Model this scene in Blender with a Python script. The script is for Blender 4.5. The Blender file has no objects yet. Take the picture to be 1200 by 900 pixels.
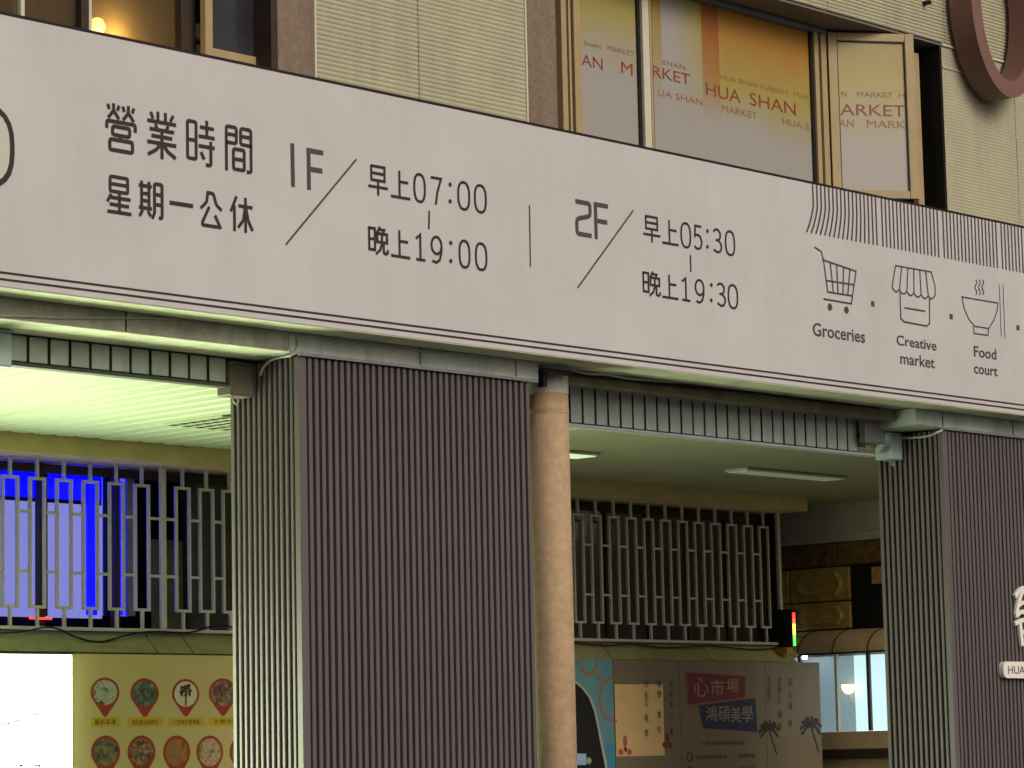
import bpy, math, random
from mathutils import Vector, Matrix
random.seed(7)
scene = bpy.context.scene
COL = scene.collection

# ------------------------------------------------------------------ camera
CAM = Vector((-11.479890, -10.759137, 1.600000))
RT = Vector((0.685867, -0.727408, -0.021547)); UP = Vector((-0.077846, -0.102774, 0.991654)); FW = Vector((0.723551, 0.678466, 0.127115))
FPX = 3400.0                                   # focal length in pixels of a 1200 px wide picture
cd = bpy.data.cameras.new('camera'); cam = bpy.data.objects.new('camera', cd); COL.objects.link(cam)
m = Matrix((RT, UP, -FW)).transposed().to_4x4(); m.translation = CAM
cam.matrix_world = m
cd.sensor_width = 36.0; cd.lens = FPX * 36.0 / 1200.0; cd.clip_start = 0.1; cd.clip_end = 2000
scene.camera = cam

# ------------------------------------------------------------------ night sky and soft street-side light
SUN_TO = Vector((-0.10, -0.87, 0.50)).normalized()      # towards the light
world = bpy.data.worlds.new('World'); scene.world = world; world.use_nodes = True
nt = world.node_tree; bg = nt.nodes['Background']
sky = nt.nodes.new('ShaderNodeTexSky'); sky.sky_type = 'NISHITA'; sky.sun_disc = False; sky.air_density = 0.6; sky.dust_density = 6.0; sky.ozone_density = 0.0
sky.sun_elevation = math.asin(SUN_TO.z); sky.sun_rotation = math.atan2(SUN_TO.x, SUN_TO.y)
nt.links.new(sky.outputs[0], bg.inputs[0]); bg.inputs[1].default_value = 0.043
sd = bpy.data.lights.new('sun', 'SUN'); sd.energy = 0.55; sd.angle = math.radians(24); sd.color = (1.0, 0.95, 0.89)
sun = bpy.data.objects.new('sun', sd); COL.objects.link(sun)
sun.rotation_euler = (-SUN_TO).to_track_quat('-Z', 'Y').to_euler()
scene.view_settings.view_transform = 'Standard'; scene.view_settings.look = 'None'
scene.view_settings.gamma = 1.0; scene.view_settings.use_curve_mapping = False
scene.view_settings.exposure = 0.70

# ------------------------------------------------------------------ helpers
def hit(px, py, ax, v):
    """world point where the line of sight through a photo pixel meets a plane of the place"""
    d = FW * FPX + RT * (px - 600) - UP * (py - 450)
    return CAM + d * ((v - CAM[ax]) / d[ax])
def PY(px, py, y=0.0): return hit(px, py, 1, y)

def lin(c):
    return tuple((x / 12.92 if x <= 0.04045 else ((x + 0.055) / 1.055) ** 2.4) for x in c)
def rgb(r, g, b): return lin((r / 255, g / 255, b / 255))

MATS = {}
def mat(name, color, rough=0.6, var=0.12, scale=6.0, bump=0.0, bscale=60.0, metal=0.0, streak=0.0, spec=0.4,
        dirt=None, dirt_amt=0.0, stretch=(1, 1, 1)):
    if name in MATS: return MATS[name]
    m = bpy.data.materials.new(name); m.use_nodes = True; t = m.node_tree; N = t.nodes; L = t.links
    b = N['Principled BSDF']; b.inputs['Roughness'].default_value = rough; b.inputs['Metallic'].default_value = metal
    b.inputs['Specular IOR Level'].default_value = spec
    tc = N.new('ShaderNodeTexCoord'); mp = N.new('ShaderNodeMapping'); mp.inputs['Scale'].default_value = stretch
    L.new(tc.outputs['Object'], mp.inputs['Vector'])
    n1 = N.new('ShaderNodeTexNoise'); n1.inputs['Scale'].default_value = scale; n1.inputs['Detail'].default_value = 7
    n1.inputs['Roughness'].default_value = 0.65
    L.new(mp.outputs[0], n1.inputs['Vector'])
    cr = N.new('ShaderNodeMapRange'); cr.inputs['From Min'].default_value = 0.3; cr.inputs['From Max'].default_value = 0.7
    cr.inputs['To Min'].default_value = 1 - var; cr.inputs['To Max'].default_value = 1 + var * 0.6
    L.new(n1.outputs['Fac'], cr.inputs['Value'])
    mx = N.new('ShaderNodeMix'); mx.data_type = 'RGBA'; mx.blend_type = 'MULTIPLY'; mx.inputs['Factor'].default_value = 1.0
    mx.inputs['A'].default_value = (*color, 1)
    L.new(cr.outputs[0], mx.inputs['B'])
    out = mx.outputs['Result']
    if streak > 0:
        mp2 = N.new('ShaderNodeMapping'); mp2.inputs['Scale'].default_value = (9, 9, 0.6); L.new(tc.outputs['Object'], mp2.inputs['Vector'])
        n2 = N.new('ShaderNodeTexNoise'); n2.inputs['Scale'].default_value = 1.6; n2.inputs['Detail'].default_value = 5
        L.new(mp2.outputs[0], n2.inputs['Vector'])
        r2 = N.new('ShaderNodeMapRange'); r2.inputs['From Min'].default_value = 0.45; r2.inputs['From Max'].default_value = 0.75
        r2.inputs['To Min'].default_value = 1; r2.inputs['To Max'].default_value = 1 - streak
        L.new(n2.outputs['Fac'], r2.inputs['Value'])
        m2 = N.new('ShaderNodeMix'); m2.data_type = 'RGBA'; m2.blend_type = 'MULTIPLY'; m2.inputs['Factor'].default_value = 1.0
        L.new(out, m2.inputs['A']); L.new(r2.outputs[0], m2.inputs['B']); out = m2.outputs['Result']
    if dirt is not None:
        n3 = N.new('ShaderNodeTexNoise'); n3.inputs['Scale'].default_value = scale * 0.45; n3.inputs['Detail'].default_value = 9
        n3.inputs['Roughness'].default_value = 0.75; L.new(tc.outputs['Object'], n3.inputs['Vector'])
        r3 = N.new('ShaderNodeMapRange'); r3.inputs['From Min'].default_value = 0.5; r3.inputs['From Max'].default_value = 0.72
        r3.inputs['To Max'].default_value = dirt_amt; L.new(n3.outputs['Fac'], r3.inputs['Value'])
        m3 = N.new('ShaderNodeMix'); m3.data_type = 'RGBA'; L.new(r3.outputs[0], m3.inputs['Factor'])
        L.new(out, m3.inputs['A']); m3.inputs['B'].default_value = (*dirt, 1); out = m3.outputs['Result']
    L.new(out, b.inputs['Base Color'])
    if bump > 0:
        n4 = N.new('ShaderNodeTexNoise'); n4.inputs['Scale'].default_value = bscale; n4.inputs['Detail'].default_value = 6
        L.new(mp.outputs[0], n4.inputs['Vector'])
        bp = N.new('ShaderNodeBump'); bp.inputs['Strength'].default_value = bump; bp.inputs['Distance'].default_value = 0.01
        L.new(n4.outputs['Fac'], bp.inputs['Height']); L.new(bp.outputs[0], b.inputs['Normal'])
    MATS[name] = m; return m
def emit(name, color, strength, base=(0.6, 0.6, 0.6)):
    if name in MATS: return MATS[name]
    m = bpy.data.materials.new(name); m.use_nodes = True; b = m.node_tree.nodes['Principled BSDF']
    b.inputs['Base Color'].default_value = (*base, 1)
    b.inputs['Emission Color'].default_value = (*color, 1); b.inputs['Emission Strength'].default_value = strength
    MATS[name] = m; return m

class MB:
    def __init__(s): s.v = []; s.f = []
    def box(s, x0, x1, y0, y1, z0, z1):
        n = len(s.v)
        s.v += [(x, y, z) for z in (z0, z1) for y in (y0, y1) for x in (x0, x1)]
        s.f += [tuple(n + i for i in q) for q in ((0, 2, 3, 1), (4, 5, 7, 6), (0, 1, 5, 4), (2, 6, 7, 3), (0, 4, 6, 2), (1, 3, 7, 5))]
        return s
    def bbox(s, x0, x1, y0, y1, z0, z1, c=0.004):
        """box with chamfered vertical and horizontal edges on all sides (cheap bevel)"""
        n = len(s.v); b = [(x0, x1), (y0, y1), (z0, z1)]
        idx = {}
        for sx in (0, 1):
            for sy in (0, 1):
                for sz in (0, 1):
                    for ax in range(3):
                        p = [b[0][sx], b[1][sy], b[2][sz]]
                        for k, sg in enumerate((sx, sy, sz)):
                            if k != ax: p[k] += c if sg == 0 else -c
                        idx[(sx, sy, sz, ax)] = len(s.v); s.v.append(tuple(p))
        I = lambda a, ax: idx[(a[0], a[1], a[2], ax)]
        for ax in range(3):
            o = [k for k in range(3) if k != ax]
            for sg in (0, 1):
                q = []
                for (u, v) in ((0, 0), (1, 0), (1, 1), (0, 1)):
                    a = [0, 0, 0]; a[ax] = sg; a[o[0]] = u; a[o[1]] = v; q.append(I(a, ax))
                s.f.append(tuple(q))
        for ax in range(3):
            o = [k for k in range(3) if k != ax]
            for u in (0, 1):
                for v in (0, 1):
                    a0 = [0, 0, 0]; a0[o[0]] = u; a0[o[1]] = v; a1 = list(a0); a1[ax] = 1
                    s.f.append((I(a0, o[0]), I(a1, o[0]), I(a1, o[1]), I(a0, o[1])))
        for sx in (0, 1):
            for sy in (0, 1):
                for sz in (0, 1):
                    s.f.append(tuple(idx[(sx, sy, sz, ax)] for ax in range(3)))
        return s
    def poly(s, pts):
        n = len(s.v); s.v += [tuple(p) for p in pts]; s.f.append(tuple(range(n, n + len(pts)))); return s
    def prism(s, pts, vec):
        """flat outline pushed along vec into a solid"""
        n = len(s.v); k = len(pts); vec = Vector(vec)
        s.v += [tuple(p) for p in pts] + [tuple(Vector(p) + vec) for p in pts]
        s.f.append(tuple(range(n, n + k))); s.f.append(tuple(range(n + 2 * k - 1, n + k - 1, -1)))
        for i in range(k):
            j = (i + 1) % k; s.f.append((n + i, n + k + i, n + k + j, n + j))
        return s
    def tube(s, pts, r, seg=8, cap=True):
        n = len(s.v); pts = [Vector(p) for p in pts]
        for i, p in enumerate(pts):
            t = (pts[min(i + 1, len(pts) - 1)] - pts[max(i - 1, 0)]).normalized()
            a = t.cross(Vector((0, 0, 1)));
            if a.length < 0.05: a = t.cross(Vector((1, 0, 0)))
            a.normalize(); b = t.cross(a)
            for k in range(seg):
                an = 2 * math.pi * k / seg
                s.v.append(tuple(p + a * (r * math.cos(an)) + b * (r * math.sin(an))))
        for i in range(len(pts) - 1):
            for k in range(seg):
                k2 = (k + 1) % seg
                s.f.append((n + i * seg + k, n + i * seg + k2, n + (i + 1) * seg + k2, n + (i + 1) * seg + k))
        if cap:
            s.f.append(tuple(n + k for k in range(seg))); s.f.append(tuple(n + (len(pts) - 1) * seg + k for k in range(seg - 1, -1, -1)))
        return s
    def build(s, name, material, parent=None, loc=None, smooth=False, off=None):
        base = loc if loc is not None else (parent_world(parent) if parent else Vector((0, 0, 0)))
        base = Vector(base)
        me = bpy.data.meshes.new(name); me.from_pydata([tuple(Vector(v) - base) for v in s.v], [], s.f); me.update()
        import bmesh
        bm = bmesh.new(); bm.from_mesh(me); bmesh.ops.recalc_face_normals(bm, faces=bm.faces); bm.to_mesh(me); bm.free()
        if smooth:
            for p in me.polygons: p.use_smooth = True
        me.materials.append(material)
        o = bpy.data.objects.new(name, me); COL.objects.link(o)
        if parent:
            o.parent = parent; o.location = base - parent_world(parent)
        else: o.location = base
        return o
def parent_world(o):
    p = Vector((0, 0, 0))
    while o: p = p + o.location; o = o.parent
    return p
def tag(o, label=None, cat=None, group=None, kind=None):
    if label: o['label'] = label
    if cat: o['category'] = cat
    if group: o['group'] = group
    if kind: o['kind'] = kind
    return o
def thing(name, label, cat, loc, group=None):
    o = bpy.data.objects.new(name, None); COL.objects.link(o); o.location = loc; o.empty_display_size = 0.2
    return tag(o, label, cat, group)
def bx(name, material, parent, x0, x1, y0, y1, z0, z1, c=0.0, loc=None):
    mb = MB()
    if c: mb.bbox(x0, x1, y0, y1, z0, z1, c)
    else: mb.box(x0, x1, y0, y1, z0, z1)
    return mb.build(name, material, parent, loc)
def clone(o, parent, dx):
    c = o.copy(); COL.objects.link(c); c.parent = parent; c.location = o.location + Vector(dx); return c

# --- flat print: ribbons and glyphs laid on a surface -------------------------------------------------
def rounded(pts, r, closed=False, n=6):
    if r <= 0: return pts
    out = []; k = len(pts)
    for i, p in enumerate(pts):
        if not closed and i in (0, k - 1): out.append(p); continue
        a = Vector((*pts[i - 1], 0)); b = Vector((*p, 0)); c = Vector((*pts[(i + 1) % k], 0))
        d1 = a - b; d2 = c - b
        rr = min(r, d1.length * 0.45, d2.length * 0.45)
        q0 = b + d1.normalized() * rr; q1 = b + d2.normalized() * rr
        for j in range(n + 1):
            t = j / n; q = q0 * (1 - t) ** 2 + b * 2 * t * (1 - t) + q1 * t * t
            out.append((q.x, q.y))
    return out
def ribbon(pts, w, closed=False):
    """2-d polyline -> list of quads with mitred joins"""
    P = [Vector(p) for p in pts]; k = len(P); L = []; R = []
    for i in range(k):
        if closed: a, b, c = P[i - 1], P[i], P[(i + 1) % k]
        else: a, b, c = P[max(i - 1, 0)], P[i], P[min(i + 1, k - 1)]
        d1 = (b - a); d2 = (c - b)
        if d1.length < 1e-9: d1 = d2
        if d2.length < 1e-9: d2 = d1
        d1 = d1.normalized(); d2 = d2.normalized()
        n1 = Vector((-d1.y, d1.x)); n2 = Vector((-d2.y, d2.x)); nn = n1 + n2
        if nn.length < 1e-6: nn = n1
        nn.normalize(); s = w / 2 / max(0.45, nn.dot(n1))
        L.append(b + nn * s); R.append(b - nn * s)
    q = []
    for i in range(k if closed else k - 1):
        j = (i + 1) % k; q.append((R[i], R[j], L[j], L[i]))
    return q
class Print:
    """collects flat shapes given in (X, Z) on a plane Y = y, each stroke a hair in front of the last"""
    def __init__(s, y=0.0, ax=1, sgn=-1): s.m = MB(); s.y = y; s.k = 0; s.ax = ax; s.sgn = sgn
    def depth(s): s.k += 1; return s.y + s.sgn * (0.0015 + 0.00012 * s.k)
    def p3(s, a, d): return (a[0], d, a[1]) if s.ax == 1 else (d, a[0], a[1])
    def line(s, pts, w, r=0.0, closed=False):
        d = s.depth(); pts = rounded(pts, r, closed)
        n = len(s.m.v)
        q = ribbon(pts, w, closed)
        for quad in q: s.m.poly([s.p3(p, d) for p in quad])
    def fill(s, pts):
        d = s.depth(); s.m.poly([s.p3(p, d) for p in pts])
    def disc(s, c, rx, rz, n=18):
        s.fill([(c[0] + rx * math.cos(2 * math.pi * i / n), c[1] + rz * math.sin(2 * math.pi * i / n)) for i in range(n)])
    def glyph(s, strokes, x0, z0, x1, z1, w):
        W = x1 - x0; H = z1 - z0
        for st in strokes:
            r = 0.0; cl = False
            if isinstance(st, dict): r = st.get('r', 0); cl = st.get('c', False); st = st['p']
            s.line([(x0 + a * W, z0 + b * H) for a, b in st], w, r * H, cl)
    def text(s, body, x0, z0, x1, z1, weight=0.0):
        c = bpy.data.curves.new('t', 'FONT'); c.body = body; c.resolution_u = 3; c.offset = weight
        o = bpy.data.objects.new('t', c); COL.objects.link(o)
        me = bpy.data.meshes.new_from_object(o.evaluated_get(bpy.context.evaluated_depsgraph_get()))
        bpy.data.objects.remove(o); bpy.data.curves.remove(c)
        if not me.vertices: return
        xs = [v.co.x for v in me.vertices]; ys = [v.co.y for v in me.vertices]
        a0, a1, b0, b1 = min(xs), max(xs), min(ys), max(ys); d = s.depth(); n = len(s.m.v)
        for v in me.vertices:
            s.m.v.append(s.p3((x0 + (v.co.x - a0) / (a1 - a0) * (x1 - x0), z0 + (v.co.y - b0) / max(1e-6, b1 - b0) * (z1 - z0)), d))
        for p in me.polygons: s.m.f.append(tuple(n + i for i in p.vertices))
        bpy.data.meshes.remove(me)
    def build(s, name, material, parent):
        o = s.m.build(name, material, parent); return o

# ------------------------------------------------------------------ materials
M_sign = mat('sign_vinyl', rgb(199, 198, 198), 0.55, 0.07, 1.6, 0.05, 260, streak=0.03)
M_ink = mat('sign_ink', rgb(52, 44, 42), 0.6, 0.1, 20)
M_ink2 = mat('sign_ink_brown', rgb(82, 70, 70), 0.6, 0.1, 20)
M_siding = mat('siding_cream', rgb(178, 175, 148), 0.7, 0.10, 3.0, 0.05, 80, streak=0.10)
M_pillar = mat('mosaic_pillar', rgb(134, 117, 102), 0.8, 0.25, 40, 0.25, 160, streak=0.2)
M_conc = mat('concrete_grey', rgb(178, 181, 171), 0.85, 0.22, 9, 0.2, 70, streak=0.2, dirt=rgb(70, 66, 58), dirt_amt=0.55)
M_concB = mat('concrete_bluegrey', rgb(188, 200, 196), 0.8, 0.2, 7, 0.15, 70, streak=0.2, dirt=rgb(84, 80, 72), dirt_amt=0.5)
M_slat = mat('slat_aluminium', rgb(106, 99, 100), 0.42, 0.14, 4, 0.02, 200, metal=0.15, stretch=(1, 1, 0.1))
M_slatback = mat('slat_backing', rgb(9, 8, 8), 0.7, 0.1, 6)
M_tan = mat('render_tan', rgb(182, 156, 124), 0.85, 0.2, 22, 0.35, 110, streak=0.08, dirt=rgb(130, 102, 74), dirt_amt=0.3)
M_box = mat('shutter_grey', rgb(200, 212, 214), 0.5, 0.14, 5, 0.03, 120, metal=0.2, streak=0.12)
M_seam = mat('seam_dark', rgb(36, 36, 34), 0.8, 0.1, 8)
M_ceil = mat('ceiling_strip', rgb(178, 192, 156), 0.55, 0.07, 3, 0.02, 60, stretch=(1, .2, 1))
M_ceil2 = mat('ceiling_plain', rgb(176, 180, 146), 0.8, 0.10, 2.5, 0.05, 50)
M_wallY = mat('wall_mustard', rgb(220, 202, 146), 0.85, 0.14, 6, 0.15, 80)
M_wallG = mat('wall_grey', rgb(150, 148, 138), 0.85, 0.16, 4, 0.12, 60)
M_bar = mat('grille_silver', rgb(206, 200, 194), 0.4, 0.12, 30, metal=0.2)
M_flash = mat('flashing_olive', rgb(150, 148, 104), 0.7, 0.18, 8, 0.05, 60, dirt=rgb(60, 58, 40), dirt_amt=0.4)
M_black = mat('black_paint', rgb(20, 19, 18), 0.6, 0.2, 10)
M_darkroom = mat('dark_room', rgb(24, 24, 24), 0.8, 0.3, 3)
M_frame = mat('window_frame_tan', rgb(172, 152, 112), 0.5, 0.1, 12)
M_frameB = mat('window_frame_brown', rgb(56, 44, 36), 0.6, 0.2, 12)
M_trim = mat('white_trim', rgb(206, 202, 184), 0.6, 0.08, 10)
M_ring = mat('ring_brown', rgb(126, 92, 84), 0.5, 0.12, 8, 0.04, 90)
M_cable = mat('cable_grey', rgb(176, 178, 168), 0.6, 0.1, 10)
M_galv = mat('galvanised_box', rgb(150, 152, 158), 0.45, 0.14, 12, metal=0.35)

# ------------------------------------------------------------------ ground
M_road = mat('asphalt', rgb(62, 62, 64), 0.85, 0.25, 3, 0.4, 60)
M_pave = mat('pavement_tile', rgb(128, 122, 114), 0.8, 0.2, 3, 0.15, 40)
M_kerb = mat('kerb_stone', rgb(140, 138, 132), 0.8, 0.2, 5, 0.15, 40)
M_white = mat('road_paint', rgb(205, 203, 196), 0.7, 0.2, 8)
o = bx('road', M_road, None, -60, 60, -60, -1.35, -0.3, 0.0); tag(o, kind='structure')
o = bx('pavement', M_pave, None, -60, 60, -1.2, 12, -0.3, 0.15); tag(o, kind='structure')
o = bx('kerb', M_kerb, None, -60, 60, -1.35, -1.2, -0.3, 0.148); tag(o, kind='structure')
o = bx('edge_line', M_white, None, -60, 60, -1.95, -1.85, -0.01, 0.004); tag(o, kind='structure')

# ------------------------------------------------------------------ the market building
ZS = 3.80                                     # underside of the big sign
bld = thing('market_building', 'two storey market building with cream ridged siding above the arcade', 'building', (1.0, 1.0, 0.15))

def siding(name, x0, x1, z0, z1, y=0.20, pitch=0.026, amp=0.004):
    """horizontally ridged metal sheet: real ridges"""
    mb = MB(); z = z0; prof = []
    while z < z1:
        for t, d in ((0, 0), (0.30, -amp), (0.62, -amp), (0.9, 0)):
            if z + t * pitch < z1: prof.append((z + t * pitch, y + d))
        z += pitch
    prof.append((z1, y))
    for zz, yy in prof: mb.v += [(x0, yy, zz), (x1, yy, zz)]
    for i in range(len(prof) - 1): mb.f.append((2 * i, 2 * i + 1, 2 * i + 3, 2 * i + 2))
    n = len(mb.v); mb.v += [(x0, y + 0.03, z0), (x1, y + 0.03, z0), (x1, y + 0.03, z1), (x0, y + 0.03, z1)]
    mb.f.append((n, n + 3, n + 2, n + 1))
    return mb.build(name, M_siding, bld)
XA, XB, XC, XD, XE = -1.507, -1.265, 0.382, 0.657, 4.51       # pillar | siding | pillar | window | siding
HEAD = 6.30
xs = PY(490, 60, 0.2).x
for a, b in ((XB + 0.012, xs - 0.003), (xs + 0.003, XC - 0.012)): siding('siding_panel', a, b, 4.7, 8.2)
for i in range(6):                                             # above the right window and on to the right
    a = XD + 0.004 + i * 1.30; siding('siding_panel', a, a + 1.294, HEAD + 0.02, 8.2, pitch=0.024, amp=0.006)
for a, b in ((XE + 0.006, 5.38), (5.386, 6.6), (6.606, 8.4)):
    siding('siding_panel', a, b, 4.7, HEAD - 0.155, pitch=0.022, amp=0.0015)
    siding('siding_panel', a, b, HEAD - 0.145, HEAD - 0.004, pitch=0.022, amp=0.0015)
bx('trim_strip', M_trim, bld, XE, 8.4, 0.185, 0.21, HEAD - 0.004, HEAD + 0.012)
bx('trim_strip', M_trim, bld, XE + 0.01, 8.4, 0.19, 0.21, HEAD - 0.155, HEAD - 0.147)
bx('wall', M_wallG, bld, XB, XC, 0.236, 0.6, 4.1, 8.2)
bx('wall', M_wallG, bld, XE, 8.4, 0.236, 0.6, 4.1, 8.2)
bx('wall', M_wallG, bld, XD, XE, 0.236, 0.62, HEAD + 0.015, 8.2)
bx('wall', M_wallG, bld, -8.0, XA, 0.236, 0.62, 7.2, 8.2)
bx('wall', M_wallG, bld, -8.0, XA, 0.24, 0.62, 4.1, 5.02)
bx('wall', M_wallG, bld, XD, XE, 0.24, 0.62, 4.1, 5.02)
bx('window_head', mat('head_soffit', rgb(118, 112, 108), 0.8, 0.15, 5), bld, XD + 0.003, XE - 0.003, 0.205, 0.62, HEAD, HEAD + 0.013)
bx('window_jamb', M_black, bld, XE - 0.012, XE + 0.002, 0.203, 0.62, 5.02, HEAD - 0.001)
for a, b in ((XA, XB - 0.002), (XC + 0.002, XD)): bx('pillar', M_pillar, bld, a, b, 0.215, 0.62, 4.1, 8.2)
for a in (XB - 0.002, XC - 0.012): bx('edge_trim', M_trim, bld, a, a + 0.013, 0.188, 0.24, 4.7, 8.2)
# room behind the upper windows
bx('room_wall', mat('room_paint', rgb(176, 146, 100), 0.8, 0.2, 2), bld, -8, 8.4, 3.2, 3.3, 4.1, 8.2)
bx('room_floor', M_wallG, bld, -8, 8.4, 0.62, 3.2, 4.1, 4.2)
bx('room_roof', M_wallG, bld, -8, 8.4, 0.2, 3.3, 8.2, 8.35)

# right upper window with film
def film(name, zlo, zhi, top, x0=None, x1=None, stripe=None, left_edge=None):
    """window film colour: warm at the top, frosted grey at the bottom, with vertical bands"""
    m = bpy.data.materials.new(name); m.use_nodes = True; t = m.node_tree; N = t.nodes; L = t.links; b = N['Principled BSDF']
    b.inputs['Roughness'].default_value = 0.35
    g = N.new('ShaderNodeNewGeometry'); sp = N.new('ShaderNodeSeparateXYZ'); L.new(g.outputs['Position'], sp.inputs[0])
    nz = N.new('ShaderNodeTexNoise'); nz.inputs['Scale'].default_value = 2.5; L.new(g.outputs['Position'], nz.inputs['Vector'])
    ad = N.new('ShaderNodeMath'); ad.operation = 'MULTIPLY_ADD'; L.new(nz.outputs['Fac'], ad.inputs[0]); ad.inputs[1].default_value = 0.35
    L.new(sp.outputs['Z'], ad.inputs[2])
    mr = N.new('ShaderNodeMapRange'); mr.inputs['From Min'].default_value = zlo + 0.17; mr.inputs['From Max'].default_value = zhi + 0.17
    L.new(ad.outputs[0], mr.inputs['Value'])
    cr = N.new('ShaderNodeValToRGB'); e = cr.color_ramp.elements
    e[0].position = 0.0; e[0].color = (*rgb(160, 157, 152), 1); e[1].position = 1.0; e[1].color = (*top, 1)
    k = e.new(0.45); k.color = (*rgb(160, 148, 80), 1)
    fac = mr.outputs[0]
    if x0 is not None:
        mx = N.new('ShaderNodeMapRange'); mx.inputs['From Min'].default_value = x0; mx.inputs['From Max'].default_value = x1
        L.new(sp.outputs['X'], mx.inputs['Value'])
        mu = N.new('ShaderNodeMath'); mu.operation = 'MULTIPLY'; L.new(fac, mu.inputs[0]); L.new(mx.outputs[0], mu.inputs[1]); fac = mu.outputs[0]
    L.new(fac, cr.inputs[0]); col = cr.outputs[0]
    for band, c in ((stripe, rgb(148, 84, 30)), (left_edge, rgb(158, 132, 48))):
        if band is None: continue
        lo = N.new('ShaderNodeMath'); lo.operation = 'GREATER_THAN'; L.new(sp.outputs['X'], lo.inputs[0]); lo.inputs[1].default_value = band[0]
        hi = N.new('ShaderNodeMath'); hi.operation = 'LESS_THAN'; L.new(sp.outputs['X'], hi.inputs[0]); hi.inputs[1].default_value = band[1]
        mm = N.new('ShaderNodeMath'); mm.operation = 'MULTIPLY'; L.new(lo.outputs[0], mm.inputs[0]); L.new(hi.outputs[0], mm.inputs[1])
        m2 = N.new('ShaderNodeMath'); m2.operation = 'MULTIPLY'; L.new(mm.outputs[0], m2.inputs[0]); L.new(mr.outputs[0], m2.inputs[1])
        mi = N.new('ShaderNodeMix'); mi.data_type = 'RGBA'; L.new(m2.outputs[0], mi.inputs['Factor']); L.new(col, mi.inputs['A'])
        mi.inputs['B'].default_value = (*c, 1); col = mi.outputs['Result']
    L.new(col, b.inputs['Base Color']); return m
ORANGE = rgb(166, 118, 36)
YG = 0.50
gx = lambda px, py=100: PY(px, py, YG).x
win = thing('window', None, None, (0, 0, 0)); win.parent = bld; win.location = Vector((2.5, YG, 5.1)) - parent_world(bld)
Z0 = 5.02; Z1 = HEAD - 0.005
def pane(a, b, m, y=YG, z1=Z1 - 0.03): return bx('pane', m, win, a, b, y - 0.004, y + 0.004, Z0 + 0.03, z1)
p1 = film('film_first', 5.7, 6.6, rgb(146, 138, 66), None, None, None, (gx(676), gx(684)))
p2 = film('film_second', 5.45, 6.15, ORANGE, gx(790), gx(850), (gx(822, 60), gx(842, 60)), (gx(760), gx(776)))
pane(gx(677), gx(746), p1); pane(gx(763), gx(948), p2)
for a, b, m, d in ((655, 661, M_frame, .03), (661, 663.5, M_frameB, .02), (663.5, 666, M_frame, .03), (666, 669, M_frameB, .02), (669, 677, M_frame, .035),
                (746, 749, M_black, .02), (749, 756.5, M_trim, .04), (756.5, 758.5, M_frameB, .02), (758.5, 761, M_frame, .03), (761, 763, M_frameB, .02),
                (948, 951, M_black, .02), (951, 955.5, M_frame, .035), (955.5, 958, M_black, .02), (958, 964, M_frame, .04)):
    bx('mullion', m, win, gx(a), gx(b), YG - d, YG + 0.03, Z0, Z1)
bx('top_rail', mat('rail_blue_grey', rgb(124, 136, 148), 0.5), win, XD, gx(964), YG - 0.05, YG + 0.03, Z1 - 0.03, Z1)
bx('fixed_stile', M_frame, win, PY(1070.5, 150, 0.32).x, PY(1077, 150, 0.32).x, 0.30, 0.34, Z0, PY(1073, 62, 0.3).z)
bx('backing', M_black, win, gx(964), XE - 0.013, 0.60, 0.61, Z0, Z1)
def fitpx(pr, body, bl, tr, y):
    a = PY(*bl, y); b = PY(*tr, y); pr.text(body, a.x, a.z, b.x, b.z)
M_red = mat('film_print_red', rgb(140, 66, 44), 0.5, 0.15, 30); M_redl = mat('film_print_brown', rgb(150, 108, 70), 0.5, 0.15, 30)
yf = YG - 0.004
def row(words, px_a, px_b, h, ma, gap):
    pass
def film_word(body, x0, base, x1, h, m):
    a = PY(x0, base, yf); sl = (815 - base) / (3850 - x0); b = PY(x1, base + sl * (x1 - x0) - h, yf)
    pr = Print(yf); pr.text(body, a.x, a.z, b.x, b.z); pr.build('lettering', m, win)
for w_ in (('AN', 681.3, 76.2, 706, 13), ('M', 728, 85.5, 741, 13.5), ('RKET', 764.7, 89.5, 808.5, 12.5), ('HUA', 827.4, 111.5, 867.5, 14.5), ('SHAN', 878.5, 123, 932, 14.5)): film_word(*w_, M_red)
for w_ in (('SHAN', 684, 53, 704, 5.5), ('MARKET', 712, 59, 743, 6), ('SHAN', 776, 75.5, 803, 5.5), ('HUA SHAN MARKET', 844, 92.5, 924, 5.5), ('HUA', 930, 112.5, 946, 5.5), ('UA SHAN', 771, 112, 823, 7.5), ('MARKET', 846, 130.5, 887, 8), ('HUA S', 917, 145.5, 948, 7.5)):
    film_word(*w_, M_redl)
# opened casement leaf
hx, hy = 3.60, 0.47; ex, ey = 4.085, 0.128
dv = Vector((ex - hx, ey - hy, 0)); LW = dv.length; ang = math.atan2(dv.y, dv.x)
leaf = bpy.data.objects.new('casement_leaf', None); COL.objects.link(leaf); leaf.parent = win
leaf.location = Vector((hx, hy, 5.10)) - parent_world(win); leaf.rotation_euler.z = ang
LZ = 6.285 - 5.10
def lf(name, material, x0, x1, y0, y1, z0, z1):
    mb = MB(); mb.bbox(x0, x1, y0, y1, z0, z1, 0.003) ; me_o = mb.build(name, material, None); me_o.parent = leaf; return me_o
fw = 0.062
zb = 0.075
fm = MB()
fm.bbox(0, fw, -0.02, 0.02, zb, LZ, 0.003).bbox(LW - fw, LW, -0.02, 0.02, zb, LZ, 0.003).bbox(fw, LW - fw, -0.018, 0.018, zb, zb + 0.055, 0.003).bbox(fw, LW - fw, -0.018, 0.018, LZ - 0.055, LZ, 0.003)
fo = fm.build('leaf_frame', M_frame, None); fo.parent = leaf
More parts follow.
